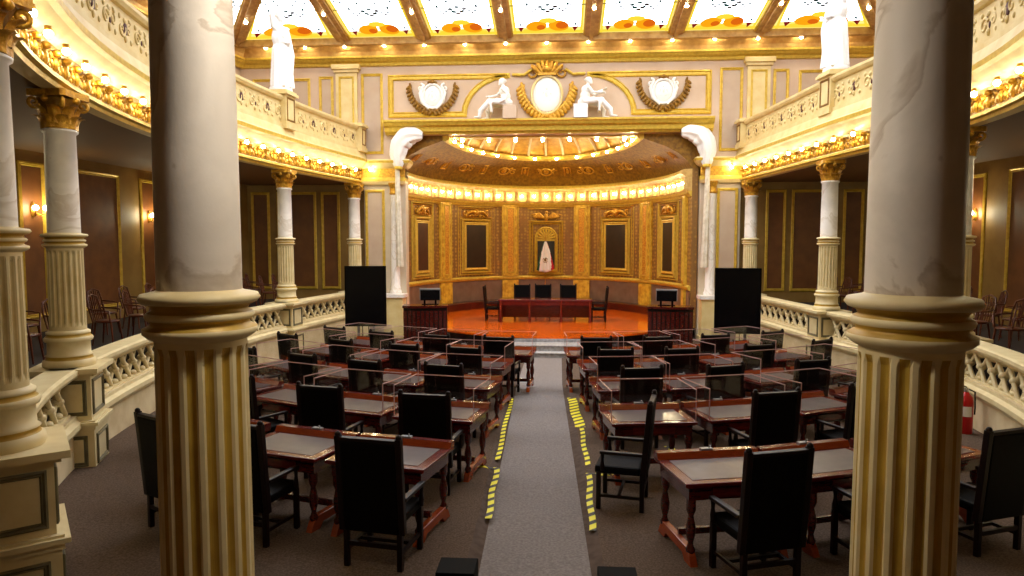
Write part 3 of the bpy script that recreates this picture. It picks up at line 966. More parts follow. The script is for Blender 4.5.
# flat returns in the corners between the cove and the opening
for s_ in (-1, 1):
    pl_ = [(s_ * (AA + (RA - AA) * f), z) for f, z in secs]
    pl_ = [(s_ * (AA + .5), 5.6)] + pl_ + [(s_ * RA, 7.2), (s_ * (AA + .5), 7.2)]
    m.add([(AX + x, AY + .02, z) for x, z in pl_], [tuple(range(len(pl_)))], 0)
CV = struct(m.build('ceiling_apse_cove', 'olddgold'))
m = MB()
for k in range(15):
    a = PI * (k + .5) / 15
    for f, z, sx in ((.35, 6.28, 1),):
        x, y = AX + (AA + (RA - AA) * f) * math.cos(a), AY + (AB + (RB - AB) * f) * math.sin(a)
        nn = Vector((-math.cos(a), -math.sin(a), -1.2)).normalized()
        m.M = planeM((x, y, z), nn)
        if k % 2:
            m.ring((0, 0, .02), .24, .19, .035, 18, 0); m.ell((0, 0, .0), (.12, .14, .06), 8, 6)
            for sg in (-1, 1):
                m.spiral((sg * .42, -.05), .16, 1.2, .03, 0, sg, 1); m.ell((sg * .3, .14, 0), (.1, .05, .04), 8, 5, 0, (0, 0, sg * .6))
        else:
            m.frame(-.16, .16, -.26, .26, .06, .04); m.ell((0, 0, 0), (.07, .16, .04), 8, 5)
m.M = Matrix()
m.build('relief_ornament', 'gold', CV)
RING2 = [(AX + RA * math.cos(PI * k / 48), AY + RB * math.sin(PI * k / 48)) for k in range(49)]
m = MB()
m.sweep(RING2, [(-.06, 6.7), (.02, 6.66), (.1, 6.7), (.16, 6.74), (.16, 6.84), (.06, 6.88), (-.06, 6.9)], 0, cprof=True)
m.box(AX - RA - 1.2, AX + RA + 1.2, 23.35, 23.75, 6.82, 7.0)
struct(m.build('trim_6', 'goldline'))
m = MB()
ds = [(1.0, 6.86), (.93, 7.15), (.8, 7.42), (.6, 7.65), (.35, 7.8), (.0, 7.86)]
cy = AY + .4
vs = []
for f, z in ds:
    for k in range(49):
        a = PI * k / 48
        vs.append((AX + RA * 1.0 * f * math.cos(a), cy + (RB - .4) * f * math.sin(a), z))
m.add(vs, [(i * 49 + k, i * 49 + k + 1, (i + 1) * 49 + k + 1, (i + 1) * 49 + k) for i in range(len(ds) - 1) for k in range(48)], 0, True)
DM = struct(m.build('ceiling_apse_dome', 'domegold'))
for k in range(1, 14):
    a = PI * k / 14
    pts = [(AX + RA * f * math.cos(a), cy + (RB - .4) * f * math.sin(a), z - .03) for f, z in ds[:-1]]
    m = MB(); m.tube(pts, .05, 6); m.build('dome_rib', 'fillet', DM)

# pilasters of the apse
names = {-84: 'outermost yellow marble pilaster at the left end of the apse', -54: 'yellow marble pilaster of the apse, second from its left end', -18.5: 'yellow marble pilaster just left of the flag niche',
         18.5: 'yellow marble pilaster just right of the flag niche', 54: 'yellow marble pilaster of the apse, second from its right end', 84: 'outermost yellow marble pilaster at the right end of the apse'}
for t, l in names.items():
    p, n = apt(R(t))
    th = thing('apse_pilaster', l, 'pilaster', (p.x, p.y, .8), math.atan2(n.y, n.x) + PI / 2)
    w = .37 if abs(t) < 80 else .16
    Mx = planeM((0, 0, -.8), (0, -1, 0))
    m = MB(); m.M = Mx; m.box(-w, w, .8, 1.64, -.1, .12); m.build('pedestal', 'yellow', th)
    m = MB(); m.M = Mx; m.box(-w, w, 1.8, 4.86, -.1, .09); m.box(-w * .72, w * .72, 1.8, 4.86, .09, .12); m.build('shaft', 'yellow', th)
    m = MB(); m.M = Mx; m.box(-w * .4, w * .4, 2.0, 4.7, .12, .13); m.build('inlay', 'redgold', th)
    m = MB(); m.M = Mx @ Matrix.Translation((0, 0, .12)); m.frame(-w * .48, w * .48, 1.95, 4.76, .05, .03); m.M = Mx @ Matrix.Translation((0, 0, .09)); m.frame(-w, w, 1.84, 4.84, .05, .03)
    m.build('border', 'goldline', th)

# wall bays: moulded borders, swags and framed paintings
def garland(m, v, w):
    for sg in (-1, 1):
        pts = [(sg * w * t, v + .14 * math.sin(t * PI) - .1 * t, .04) for t in (0, .2, .4, .6, .8, 1)]
        m.tube(pts, [.07, .075, .07, .06, .05, .04], 6)
        m.spiral((sg * w * 1.0, v + .02, .03), .13, 1.2, .035, 0, sg, 1.0)
        m.ell((sg * w * .35, v - .08, .03), (.1, .05, .04), 8, 5, 0, (0, 0, sg * .5)); m.ell((sg * w * .65, v - .1, .03), (.1, .04, .04), 8, 5, 0, (0, 0, -sg * .4))
    m.ell((0, v + .05, .05), (.1, .14, .07), 10, 6); m.ring((0, v + .05, .05), .15, .12, .03, 14)
pn = {-69: 'tall red-brown painting in a gilt frame at the left end of the apse', -36.5: 'dark painting in a gilt frame on the apse wall, left of the flag', 36.5: 'dark painting in a gilt frame on the apse wall, right of the flag',
      69: 'tall dark painting in a gilt frame at the right end of the apse'}
bay = MB(); sw = MB()
for t, l in pn.items():
    p, n = apt(R(t), off=.05)
    Mx = planeM((p.x, p.y, 0), (n.x, n.y, 0))
    w = .56 if abs(t) < 50 else .46
    th = thing('painting', l, 'painting', (p.x, p.y, 2.1), math.atan2(n.y, n.x) + PI / 2)
    Ml = planeM((0, 0, -2.1), (0, -1, 0))
    m = MB(); m.M = Ml; m.box(-w + .04, w - .04, 2.2, 4.0, 0, .03); m.build('canvas', 'canvasred' if t == -69 else 'canvas', th)
    m = MB(); m.M = Ml; m.frame(-w - .2, w + .2, 1.98, 4.22, .09, .07); m.frame(-w - .08, w + .08, 2.1, 4.1, .13, .05); m.build('frame', 'goldline', th)
    bay.M = Mx; bay.frame(-w - .42, w + .42, 1.9, 4.76, .05, .05); bay.frame(-w - .3, w + .3, 1.92, 4.26, .035, .04)
    sw.M = Mx; garland(sw, 4.45, w + .02); sw.frame(-w - .3, w + .3, 4.28, 4.68, .04, .03)
p, n = apt(0, off=.05)
bay.M = planeM((p.x, p.y, 0), (0, -1, 0)); bay.frame(-1.42, 1.42, 1.9, 4.76, .06, .05)
sw.M = bay.M
bay.build('bay_border', 'goldline', AP); sw.build('garland', 'gold', AP)
# arched niche in the middle
th = thing('arched_niche', 'arched gilt niche with a shell head behind the flag in the middle of the apse', 'niche', (p.x, p.y, 1.84))
Ml = planeM((0, 0, -1.84), (0, -1, 0))
def arch_pts(w, v0, v1, n=12):
    return [(-w, v0), (w, v0)] + [(w * math.cos(PI * k / n), v1 + w * math.sin(PI * k / n)) for k in range(n + 1)]
m = MB(); m.M = Ml; m.prism(arch_pts(.42, 2.0, 3.45), .0, .02); m.build('recess', 'niche', th)
m = MB(); m.M = Ml
pr = [(0, 0), (0, .06), (.04, .1), (.08, .06), (.1, .08), (.14, 0)]
m.sweep(arch_pts(.5, 1.98, 3.45), pr, 0, closed=True)
m.frame(-.74, .74, 1.86, 4.2, .08, .1); m.frame(-.62, .62, 1.92, 4.1, .06, .06); m.build('surround', 'goldline', th)
m = MB(); m.M = Ml
for k in range(9):
    a = PI * (k + .5) / 9
    m.tube([(.03 * math.cos(a), 3.42, .03), (.24 * math.cos(a), 3.42 + .24 * math.sin(a), .07), (.41 * math.cos(a), 3.42 + .41 * math.sin(a), .04)], [.02, .045, .065], 6)
m.box(-.42, .42, 3.32, 3.42, 0, .06); m.build('shell', 'goldline', th)
m = MB(); m.M = Ml
for sg in (-1, 1):
    for j in range(5):
        m.tube([(sg * .08, 4.32, .05), (sg * (.3 + .06 * j), 4.52 - .04 * j, .07), (sg * (.66 - .07 * j), 4.46 - .075 * j, .03)], [.05, .045, .02], 6)
m.ell((0, 4.36, .06), (.1, .18, .08), 10, 8); m.ell((.02, 4.56, .08), (.06, .07, .06), 8, 6); m.tube([(.05, 4.57, .09), (.14, 4.54, .1)], [.03, .008], 6)
m.build('winged_crest', 'gold', th)

# ------------------------------------------------------------------ stage
SZ = .48
def stage():
    m = MB()
    front = [(x / 10, 20.15 + .13 * (x / 10 - .05) ** 2) for x in range(-46, 48, 4)]
    back = [tuple(apt(R(88 - 4 * k), off=-.05)[0]) for k in range(45)]
    poly = front + back
    m.prism([(x, y) for x, y in poly], -.02, SZ - .06, 1)
    o = MB()
    cx, cyy = 0, 25.0
    m.prism([(cx + (x - cx) * 1.0, y - (.05 if i < len(front) else 0)) for i, (x, y) in enumerate(poly)], SZ - .06, SZ, 0)
    struct(m.build('floor_stage', ['stage', 'darkwood']))
    t = thing('stage_steps', 'pale grey carpeted steps rising from the aisle to the stage', 'steps', (.2, 19.6, 0))
    for k, (y0, z1) in enumerate(((-.55, .16), (-.2, .32))):
        m = MB(); m.box(-1.42, 1.42, y0, .5, -.01, z1 - .02, 0); m.box(-1.44, 1.44, y0 - .03, .5, z1 - .02, z1 + .01, 0)
        m.build('step', 'stepgrey', t, bevel=.01)
    m = MB(); m.box(-1.42, 1.42, .44, .5, .3, .42); m.build('riser', 'stepgrey', t)
stage()

# ------------------------------------------------------------------ furniture prototypes
def high_chair(label, group=None):
    """black leather high-backed armchair; faces +Y, origin on the floor"""
    t = thing('high_backed_chair', label, 'chair', group=group)
    m = MB(); m.box(-.27, .27, -.24, .26, .4, .49); m.build('seat', 'leather', t, bevel=.025)
    m = MB(); m.M = Matrix.Translation((0, -.27, .46)) @ Matrix.Rotation(R(5), 4, 'X')
    m.box(-.265, .265, -.035, .035, -.12, .72); m.build('backrest', 'leather', t, bevel=.02)
    m = MB(); m.M = Matrix.Translation((0, -.27, .46)) @ Matrix.Rotation(R(5), 4, 'X')
    for s in (-1, 1):
        m.box(s * .285 - .027, s * .285 + .027, -.03, .03, -.12, .755); m.ell((s * .285, 0, .762), (.03, .028, .03), 8, 6)
    m.box(-.27, .27, -.028, .028, .71, .742)
    m.build('back_frame', 'darkwood', t, bevel=.006)
    for s in (-1, 1):
        m = MB(); m.box(s * .29 - .028, s * .29 + .028, -.26, .2, .63, .665); m.lathe([(.02, .44), (.026, .5), (.016, .56), (.024, .64)], 10, 0, (s * .29, .17)); m.build('armrest', 'darkwood', t, bevel=.008)
        m = MB(); m.box(s * .255 - .024, s * .255 + .024, .19, .24, 0, .42, 0); m.build('leg', 'darkwood', t, bevel=.006)
        m = MB(); m.box(s * .255 - .024, s * .255 + .024, -.28, -.23, 0, .44, 0); m.build('leg', 'darkwood', t, bevel=.006)
    m = MB()
    for s in (-1, 1): m.box(s * .255 - .014, s * .255 + .014, -.24, .2, .14, .17)
    m.box(-.25, .25, -.02, .01, .14, .17); m.box(-.25, .25, -.275, -.245, .2, .24)
    m.build('stretcher', 'darkwood', t)
    return t

def writing_desk(label):
    """mahogany desk with a grey blotter; far edge (+Y) carries a raised ledge"""
    t = thing('writing_desk', label, 'desk', group='desks of the chamber')
    W2, D2 = .53, .4
    m = MB(); m.box(-W2, W2, -D2, D2, .735, .77); m.box(-W2 + .02, W2 - .02, -D2 + .02, D2 - .02, .72, .735); m.build('desktop', 'redwood', t, bevel=.008)
    m = MB(); m.box(-W2 + .1, W2 - .1, -D2 + .09, .24, .767, .774); m.build('blotter', 'blotter', t)
    m = MB()
    m.add([(-W2, .285, .77), (W2, .285, .77), (W2, .315, .83), (-W2, .315, .83), (-W2, D2, .83), (W2, D2, .83), (W2, D2, .77), (-W2, D2, .77)],
          [(0, 1, 2, 3), (3, 2, 5, 4), (4, 5, 6, 7), (0, 3, 4, 7), (1, 6, 5, 2), (0, 7, 6, 1)], [1, 0, 0, 0, 0, 0])
    m.build('ledge', ['redwood', 'orangewood'], t)
    m = MB(); m.box(-W2 + .05, W2 - .05, -D2 + .05, D2 - .05, .6, .72); m.build('apron', 'mahog', t)
    m = MB(); m.box(-.26, .26, -D2 + .035, -D2 + .055, .62, .71); m.build('drawer', 'redwood', t, bevel=.004)
    legp = [(.034, .1), (.046, .14), (.03, .17), (.024, .2), (.042, .27), (.046, .34), (.03, .42), (.024, .45), (.044, .5), (.044, .6)]
    for sx in (-1, 1):
        for sy in (-1, 1):
            m = MB(); m.lathe(legp, 10, 0, (sx * (W2 - .09), sy * (D2 - .09))); m.build('leg', 'mahog', t)
        m = MB()
        x = sx * (W2 - .09)
        pts = [(-.41, 0), (-.26, 0), (-.2, .06), (.2, .06), (.26, 0), (.41, 0), (.36, .09), (.3, .15), (-.3, .15), (-.36, .09)]
        m.M = Matrix(((0, 0, 1, x - .035), (1, 0, 0, 0), (0, 1, 0, 0), (0, 0, 0, 1)))
        m.prism(pts, 0, .07); m.build('foot', 'orangewood', t, bevel=.006)
    m = MB(); m.box(-W2 + .1, W2 - .1, -.02, .02, .14, .2); m.build('stretcher', 'mahog', t)
    m = MB(); m.box(-.06, .06, .33, .385, .83, .846); m.tube([(.03, .36, .84), (.035, .34, .875)], .008, 6); m.build('console', 'grey', t)
    return t

def acrylic_screen(label):
    """clear U-shaped hygiene screen that stands on a desk; origin at the desktop"""
    t = thing('acrylic_screen', label, 'screen', group='clear screens on the desks')
    h = .39; w = .525
    def slab(name, x0, x1, y0, y1, z0):
        m = MB(); m.box(x0, x1, y0, y1, z0, h - .008); m.build(name, 'acryl', t)
        m = MB(); m.box(x0 - .002, x1 + .002, y0 - .002, y1 + .002, h - .01, h)
        return m
    e = slab('front_panel', -w, w, .388, .396, .062)
    for s in (-1, 1):
        m = slab('side_panel', s * w - .004, s * w + .004, -.34, .386, .002)
        e.box(s * w - .006, s * w + .006, -.34, .386, h - .01, h)
        e.box(s * w - .005, s * w + .005, -.348, -.34, .002, h)
    e.build('polished_edge', 'acryledge', t)
    return t

ROWS = [(6.3, [1.75, 2.85, 3.95], [1.5, 2.6, 3.8]), (8.5, [1.3, 2.45, 3.65, 4.85], [1.3, 2.45, 3.6, 4.75]), (10.55, [1.25, 2.3, 3.75, 4.9], [1.3, 2.4, 3.6, 4.8]),
        (12.5, [1.1, 2.1, 3.45, 4.7], [1.25, 2.3, 3.6, 4.8]), (14.25, [.85, 1.95, 3.1, 4.3], [.85, 2.0, 3.2, 4.4])]
row_name = ['row nearest viewer', 'second row from viewer', 'middle row', 'second row from stage', 'front row by stage']
ordn = ['beside aisle', 'second from aisle', 'third from aisle', 'fourth from aisle']
rng = random.Random(11)
proto = None
for ri, (y0, rr, ll) in enumerate(ROWS):
    for sd, lats in ((1, rr), (-1, ll)):
        side = 'right' if sd > 0 else 'left'
        for k, lat in enumerate(lats):
            y = y0 + .075 * lat * lat * (1 if ri else .85)
            if ri == 0 and sd < 0: y += .28
            x = .2 + sd * lat
            rz = sd * math.atan(.13 * lat) + rng.uniform(-.03, .03)
            z = floor_z(y) + PLAT
            where = '%s, %s, %s side' % (ordn[k], row_name[ri], side)
            dl = 'mahogany writing desk with grey blotter, ' + where
            cl = 'black leather high-backed chair, ' + where
            sl = 'clear acrylic screen on desk ' + where
            if proto is None:
                D0, C0, S0 = writing_desk(dl), high_chair(cl, 'high-backed chairs of the chamber'), acrylic_screen(sl)
                proto = 1
                for o in (D0, C0, S0): o['fresh'] = 1
            d = Vector((math.cos(rz), math.sin(rz)))
            fwd = Vector((-math.sin(rz), math.cos(rz)))
            def put(P0, lo, r, lab_):
                if P0.get('fresh'):
                    del P0['fresh']
                    P0.location = lo; P0.rotation_euler.z = r
                    return P0
                return dup(P0, lo, r, lab_)
            put(D0, (x, y, z), rz, dl)
            if not (ri == 0):
                put(S0, (x, y, z + .769), rz, sl)
            off = -.62 + rng.uniform(-.05, .05)
            crz = rz + rng.uniform(-.12, .12)
            cp = Vector((x, y)) + fwd * off + d * rng.uniform(-.05, .05)
            if (ri, sd, k) == (1, 1, 0):      # this one is pushed round to face across the aisle
                cp = Vector((1.1, 7.6)); crz = R(78)
            if (ri, sd, k) == (1, -1, 0):
                cp = cp + d * .16; crz = rz + .05
            if (ri, sd, k) == (0, -1, 2):
                cp = cp + d * .6
            if (ri, sd, k) == (0, -1, 0):
                cp = cp + d * .3 - fwd * .06
            put(C0, (cp.x, cp.y, floor_z(cp.y) + PLAT), crz, cl)
if S0.get('fresh'): del S0['fresh']

# presiding table and chairs on the stage
def presiding():
    t = thing('presiding_table', 'long red wooden presiding table in the middle of the stage', 'table', (-.1, 24.1, SZ))
    m = MB(); m.box(-1.65, 1.65, -.42, .42, .74, .8); m.build('tabletop', 'redwood', t, bevel=.01)
    m = MB(); m.box(-1.6, 1.6, -.38, -.34, .6, .74); m.box(-1.6, 1.6, .34, .38, .1, .74); m.build('apron', 'redwood', t)
    for x in (-1.56, -.55, .55, 1.56):
        m = MB(); m.lathe([(.06, 0), (.06, .1), (.04, .14), (.055, .3), (.04, .5), (.06, .55), (.06, .74)], 12, 0, (x, -.34)); m.build('leg', 'redwood', t)
    for x in (-1.56, 1.56):
        m = MB(); m.box(x - .03, x + .03, -.36, .36, .05, .74); m.build('side_panel', 'mahog', t)
presiding()
for i, (x, y, rz, l) in enumerate(((-1.0, 25.2, PI, 'dark high-backed chair behind the presiding table, left of its centre'), (-.22, 25.3, PI, 'dark high-backed chair behind the presiding table, below the flag'),
                                   (.72, 25.2, PI, 'dark high-backed chair behind the presiding table, right of its centre'), (-1.95, 24.2, -PI / 2, 'dark high-backed chair turned sideways at the left end of the presiding table'),
                                   (1.75, 24.2, PI / 2, 'dark high-backed chair turned sideways at the right end of the presiding table'))):
    c = dup(C0, (x, y, SZ), rz, l, 'chairs on the stage')

def lectern(x, y, s, label):
    """curved dark wooden clerk's counter at the edge of the stage"""
    t = thing('clerk_counter', label, 'counter', (x, y, 0), R(-8 * s))
    a = [(-.66 + 1.32 * k / 10, -.3 - .1 * math.cos((k - 5) / 5 * PI / 2)) for k in range(11)]
    m = MB(); m.prism(a + [(.66, .3), (-.66, .3)], -.01, 1.28); m.build('body', 'darkwood', t)
    for k in range(10):
        p, q = a[k], a[k + 1]
        m = MB(); cx, cy_ = (p[0] + q[0]) / 2, (p[1] + q[1]) / 2
        m.M = Matrix.Translation((cx, cy_, 0)) @ Matrix.Rotation(math.atan2(q[1] - p[1], q[0] - p[0]), 4, 'Z')
        m.box(-.05, .05, -.02, .02, .12, 1.2); m.build('front_board', 'mahog', t)
    m = MB(); b = [(px * 1.04, py - .04) for px, py in a]
    m.prism(b + [(.69, .33), (-.69, .33)], 1.28, 1.35); m.build('countertop', 'mahog', t)
    return t
lectern(-3.72, 20.75, -1, 'dark curved wooden counter below the small monitor, left side of the stage')
lectern(3.75, 20.9, 1, 'dark curved wooden counter below the small monitor, right side of the stage')
def small_monitor(x, y, z, rz, label):
    t = thing('monitor', label, 'monitor', (x, y, z), rz)
    m = MB(); m.box(-.32, .32, -.025, .025, .14, .5); m.build('bezel', 'grey', t, bevel=.008)
    m = MB(); m.box(-.3, .3, -.03, -.02, .13, .45); m.build('screen', 'screen', t)
    m = MB(); m.box(-.2, -.14, -.02, .02, 0, .15); m.box(.14, .2, -.02, .02, 0, .15); m.box(-.26, .26, -.1, .1, 0, .015); m.build('stand', 'black', t)
small_monitor(-3.6, 20.85, 1.35, R(10), 'small dark monitor on the curved counter at the left of the stage')
small_monitor(3.65, 21.0, 1.35, R(-10), 'small dark monitor on the curved counter at the right of the stage')

def display(x, y, rz, label):
    t = thing('display_screen', label, 'display', (x, y, floor_z(y) + PLAT), rz)
    z0 = 1.05 - t.location.z
    m = MB(); m.box(-.54, .54, -.03, .05, z0, z0 + 1.6); m.build('housing', 'black', t, bevel=.01)
    m = MB(); m.box(-.51, .51, -.036, -.028, z0 + .03, z0 + 1.57); m.build('screen', 'screen', t)
    m = MB()
    for s in (-1, 1): m.box(s * .2 - .03, s * .2 + .03, .05, .1, .04, z0 + .9)
    m.build('post', 'grey', t)
    m = MB(); m.box(-.45, .45, -.3, .34, 0, .04); m.build('base', 'black', t, bevel=.01)
display(-4.72, 17.7, R(8), 'tall black display screen on a stand in front of the left columns')
display(4.72, 16.9, R(-8), 'tall black display screen on a stand in front of the right columns')

# flag in the niche
def flag():
    p, n = apt(0, off=.55)
    t = thing('national_flag', 'green, white and red flag hanging folded on its pole in front of the niche', 'flag', (p.x - .02, p.y, .8))
    m = MB(); m.lathe([(.018, 0), (.018, 2.62), (.03, 2.64), (.012, 2.78), (.002, 2.86)], 10); m.build('pole', 'brass', t)
    m = MB(); m.lathe([(.2, -.32), (.2, -.26), (.1, -.2), (.04, -.1), (.03, .05)], 16); m.build('base', 'brass', t)
    vs = []; n1 = 29; nz = 12; mi = []
    for j in range(nz + 1):
        f = j / nz
        for k in range(n1):
            u = k / (n1 - 1)
            w = .05 + .31 * f ** .8
            x = -w + (2 * w) * u + .05 * f * (u - .3)
            yy = -.05 - .05 * math.sin(u * PI * 5) * (.3 + f) - .06 * math.sin(u * PI)
            z = 2.5 - f * (1.22 + .12 * math.sin(u * PI * 1.0) - .05 * u)
            vs.append((x, yy, z))
    fs = []
    for j in range(nz):
        for k in range(n1 - 1):
            fs.append((j * n1 + k, j * n1 + k + 1, (j + 1) * n1 + k + 1, (j + 1) * n1 + k))
            u = (k + .5) / (n1 - 1) + .12 * (1 - j / nz) - .06
            g_ = j / nz
            mi.append(0 if u < .1 + .35 * max(0, .35 - g_) else (2 if u > 1.02 - .42 * max(0, g_ - .35) else 1))
    m = MB(); m.add(vs, fs, mi, True)
    o = m.build('cloth', ['green', 'flagwhite', 'flagred'], t)
    sol = o.modifiers.new('thick', 'SOLIDIFY'); sol.thickness = .008
    m = MB(); m.M = planeM((.0, -.2, 1.72), (0, -1, 0))
    m.ell((0, 0, 0), (.05, .075, .012), 10, 6); m.ell((.03, .08, .0), (.025, .03, .012), 8, 5)
    for sg in (-1, 1): m.tube([(sg * .02, .03, 0), (sg * .08, .06, 0), (sg * .1, -.02, 0)], [.02, .018, .008], 6)
    m.tube([(-.09, -.06, 0), (-.05, -.11, 0), (.05, -.11, 0), (.09, -.06, 0)], .012, 6)
    m.build('eagle_emblem', 'emblem', t)
flag()

# ------------------------------------------------------------------ carved figures and cartouches
def fuse(o, vox=.018, sm=3):
    r = o.modifiers.new('fuse', 'REMESH'); r.mode = 'VOXEL'; r.voxel_size = vox; r.use_smooth_shade = True
    s_ = o.modifiers.new('soft', 'SMOOTH'); s_.factor = .5; s_.iterations = sm
def limb(m, pts, rad):
    m.tube(pts, rad, 10)
    for p, r_ in zip(pts, rad): m.ell(p, r_ * 1.0, 10, 8)
def hand(m, w, d, r=.02):
    """palm, four fingers and a thumb from the wrist w along d"""
    w, d = Vector(w), Vector(d).normalized()
    sd = d.cross(Vector((0, 1, 0.2))).normalized()
    m.ell(w + d * .045, (.035, .03, .04), 8, 6)
    for k, L in enumerate((.075, .085, .08, .06)):
        b = w + d * .07 + sd * (k - 1.5) * .018
        m.tube([b, b + d * L * .5, b + d * L + Vector((0, 0, -.02))], [.011, .01, .008], 6)
    m.tube([w + d * .02 + sd * .035, w + d * .06 + sd * .065], [.012, .009], 6)
def head(m, c, face, r=.105):
    f = Vector(face).normalized()
    c = Vector(c)
    m.ell(c, (r * .82, r * .9, r * 1.12), 14, 10)
    sd = f.cross(Vector((0, 0, 1)))
    m.ell(c + f * r * .9 + Vector((0, 0, -.01)), (.02, .02, .03), 8, 6)
    m.ell(c + f * r * .72 + Vector((0, 0, -.085)), (.04, .04, .03), 8, 6)
    m.ell(c + f * r * .85 + Vector((0, 0, -.052)), (.026, .02, .01), 8, 5)
    for s in (-1, 1):
        m.ell(c + f * r * .78 + sd * s * .036 + Vector((0, 0, .022)), (.02, .014, .01), 8, 5)
        m.ell(c + sd * s * r * .82, (.02, .025, .032), 8, 5)
    m.ell(c - f * .02 + Vector((0, 0, .04)), (r * .98, r * 1.0, r * .95), 12, 8)
    m.ell(c - f * r * 1.05 + Vector((0, 0, .03)), .05, 8, 6)

def standing_statue(x, y, z, rz, flip, label):
    t = thing('statue', label, 'statue', (x, y, z), rz)
    m = MB(); m.lathe([(.27, 0), (.28, .04), (.25, .1)], 24); m.build('plinth', 'white', t)
    m = MB()
    H = 1.36; nz = 16; na = 40
    vs = []
    for j in range(nz + 1):
        f = j / nz
        w = .26 - .1 * f + .03 * math.sin(f * PI) if f < .72 else .16 + .05 * math.sin((f - .72) / .28 * PI)
        d = w * .78
        for k in range(na):
            a = 2 * PI * k / na
            fold = 1 + (.09 * (1 - f) + .02) * math.sin(a * 9 + 2.2 * f + math.sin(a * 2)) + .04 * (1 - f) * math.sin(a * 4 + 1)
            vs.append((w * fold * math.cos(a) + .03 * math.sin(f * PI) * flip, d * fold * math.sin(a), .08 + H * f))
    m.add(vs, [(j * na + k, j * na + (k + 1) % na, (j + 1) * na + (k + 1) % na, (j + 1) * na + k) for j in range(nz) for k in range(na)], 0, True)
    m.add(vs[:na], [tuple(range(na))[::-1]]); m.add(vs[-na:], [tuple(range(na))])
    m.ell((0, 0, 1.36), (.185, .13, .22), 14, 10); m.ell((0, 0, 1.5), (.2, .11, .09), 14, 8)
    limb(m, [(0, 0, 1.52), (0, -.01, 1.66)], [.065, .055])
    head(m, (0, -.02, 1.77), (flip * .35, -1, -.1))
    # one arm raised, the other holding the drapery
    sh = (flip * -.19, 0, 1.52)
    limb(m, [sh, (flip * -.27, -.04, 1.75), (flip * -.14, -.07, 1.97)], [.062, .05, .034]); hand(m, (flip * -.14, -.07, 1.97), (flip * .3, -.1, 1))
    sh = (flip * .19, 0, 1.52)
    limb(m, [sh, (flip * .27, -.02, 1.26), (flip * .12, -.18, 1.16)], [.062, .05, .036]); hand(m, (flip * .12, -.18, 1.16), (-flip * 1, -.2, 0))
    m.tube([(flip * .24, -.05, 1.22), (flip * .25, -.1, .9), (flip * .2, -.12, .45), (flip * .22, -.1, .1)], [.06, .08, .07, .1], 8)
    m.tube([(-flip * .18, -.02, 1.5), (0, -.14, 1.3), (flip * .2, -.1, 1.1)], [.05, .055, .05], 8)
    for s in (-1, 1): m.ell((s * .09, -.22, .1), (.045, .1, .035), 8, 6)
    t.scale = (1.1, 1.1, 1.1)
    o = m.build('figure', 'white', t); fuse(o, .02, 2)
    return t
standing_statue(PL[0], PL[1], 7.275, R(58), 1, 'white standing statue with a raised arm on the left balcony pedestal')
standing_statue(PR[0], PR[1], 7.28, R(-58), -1, 'white standing statue with a raised arm on the right balcony pedestal')

def seated_figure(x, z, s, label, book):
    """classical figure seated in profile against the attic wall; s = way its legs point"""
    t = thing('seated_statue', label, 'statue', (x, 22.66, z))
    m = MB(); m.box(-s * .33 - .2, -s * .33 + .2, -.2, .34, 0, .46); m.build('seat_block', 'white' if book else 'attic', t)
    m = MB()
    hp = (-s * .22, .0, .56)
    m.ell(hp, (.2, .17, .17), 12, 8); m.ell((-s * .2, 0, .78), (.15, .125, .2), 12, 8); m.ell((-s * .16, 0, .98), (.16, .13, .17), 12, 8)
    limb(m, [(-s * .15, 0, 1.08), (-s * .12, 0, 1.18)], [.06, .052]); head(m, (-s * .09, 0, 1.29), (s, -.35, -.12))
    for dy, kx, kz, fx in ((-.1, .26, .6, .56), (.09, .2, .52, .34)):
        limb(m, [(-s * .2, dy, .56), (s * kx, dy * 1.3, kz), (s * (fx * .85 + .05), dy * 1.2, .28), (s * fx, dy * 1.2, .07)], [.135, .1, .08, .05])
        m.ell((s * (fx + .08), dy * 1.2, .05), (.11, .045, .04), 8, 6)
    # drapery over the lap
    for k in range(5):
        m.tube([(-s * .3, -.16 + .06 * k, .6), (s * .05, -.18 + .07 * k, .66 - .02 * k), (s * .22, -.2 + .06 * k, .5), (s * .2, -.18 + .05 * k, .2)], [.06, .05, .05, .035], 8)
    if book:
        limb(m, [(-s * .1, -.17, 1.02), (s * .02, -.25, .84), (s * .24, -.2, .84)], [.055, .046, .034]); hand(m, (s * .24, -.2, .84), (s, 0, .1))
        limb(m, [(-s * .1, .15, 1.02), (s * .08, .18, .84), (s * .26, .05, .88)], [.055, .046, .034]); hand(m, (s * .26, .05, .88), (s, 0, .1))
        m.add([(s * .14, -.2, .86), (s * .42, -.2, .98), (s * .42, .14, .98), (s * .14, .14, .86), (s * .14, -.2, .89), (s * .42, -.2, 1.01), (s * .42, .14, 1.01), (s * .14, .14, .89)],
              [(0, 1, 2, 3), (4, 5, 6, 7), (0, 1, 5, 4), (1, 2, 6, 5), (2, 3, 7, 6), (3, 0, 4, 7)])
    else:
        limb(m, [(-s * .12, -.17, 1.02), (-s * .28, -.24, .82), (-s * .2, -.27, .62)], [.055, .046, .034]); hand(m, (-s * .2, -.27, .62), (s, 0, -.4))
        limb(m, [(-s * .1, .15, 1.02), (s * .08, .12, .86), (s * .24, -.04, .78)], [.055, .046, .034]); hand(m, (s * .24, -.04, .78), (s, -.2, 0))
    t.scale = (1.12, 1.1, .93)
    o = m.build('figure', 'white', t); fuse(o, .018, 2)
seated_figure(-1.62, 7.3, -1, 'white seated statue leaning towards the left on the ledge above the stage opening', False)
seated_figure(1.42, 7.3, 1, 'white seated statue reading a tablet, right of the large medallion', True)

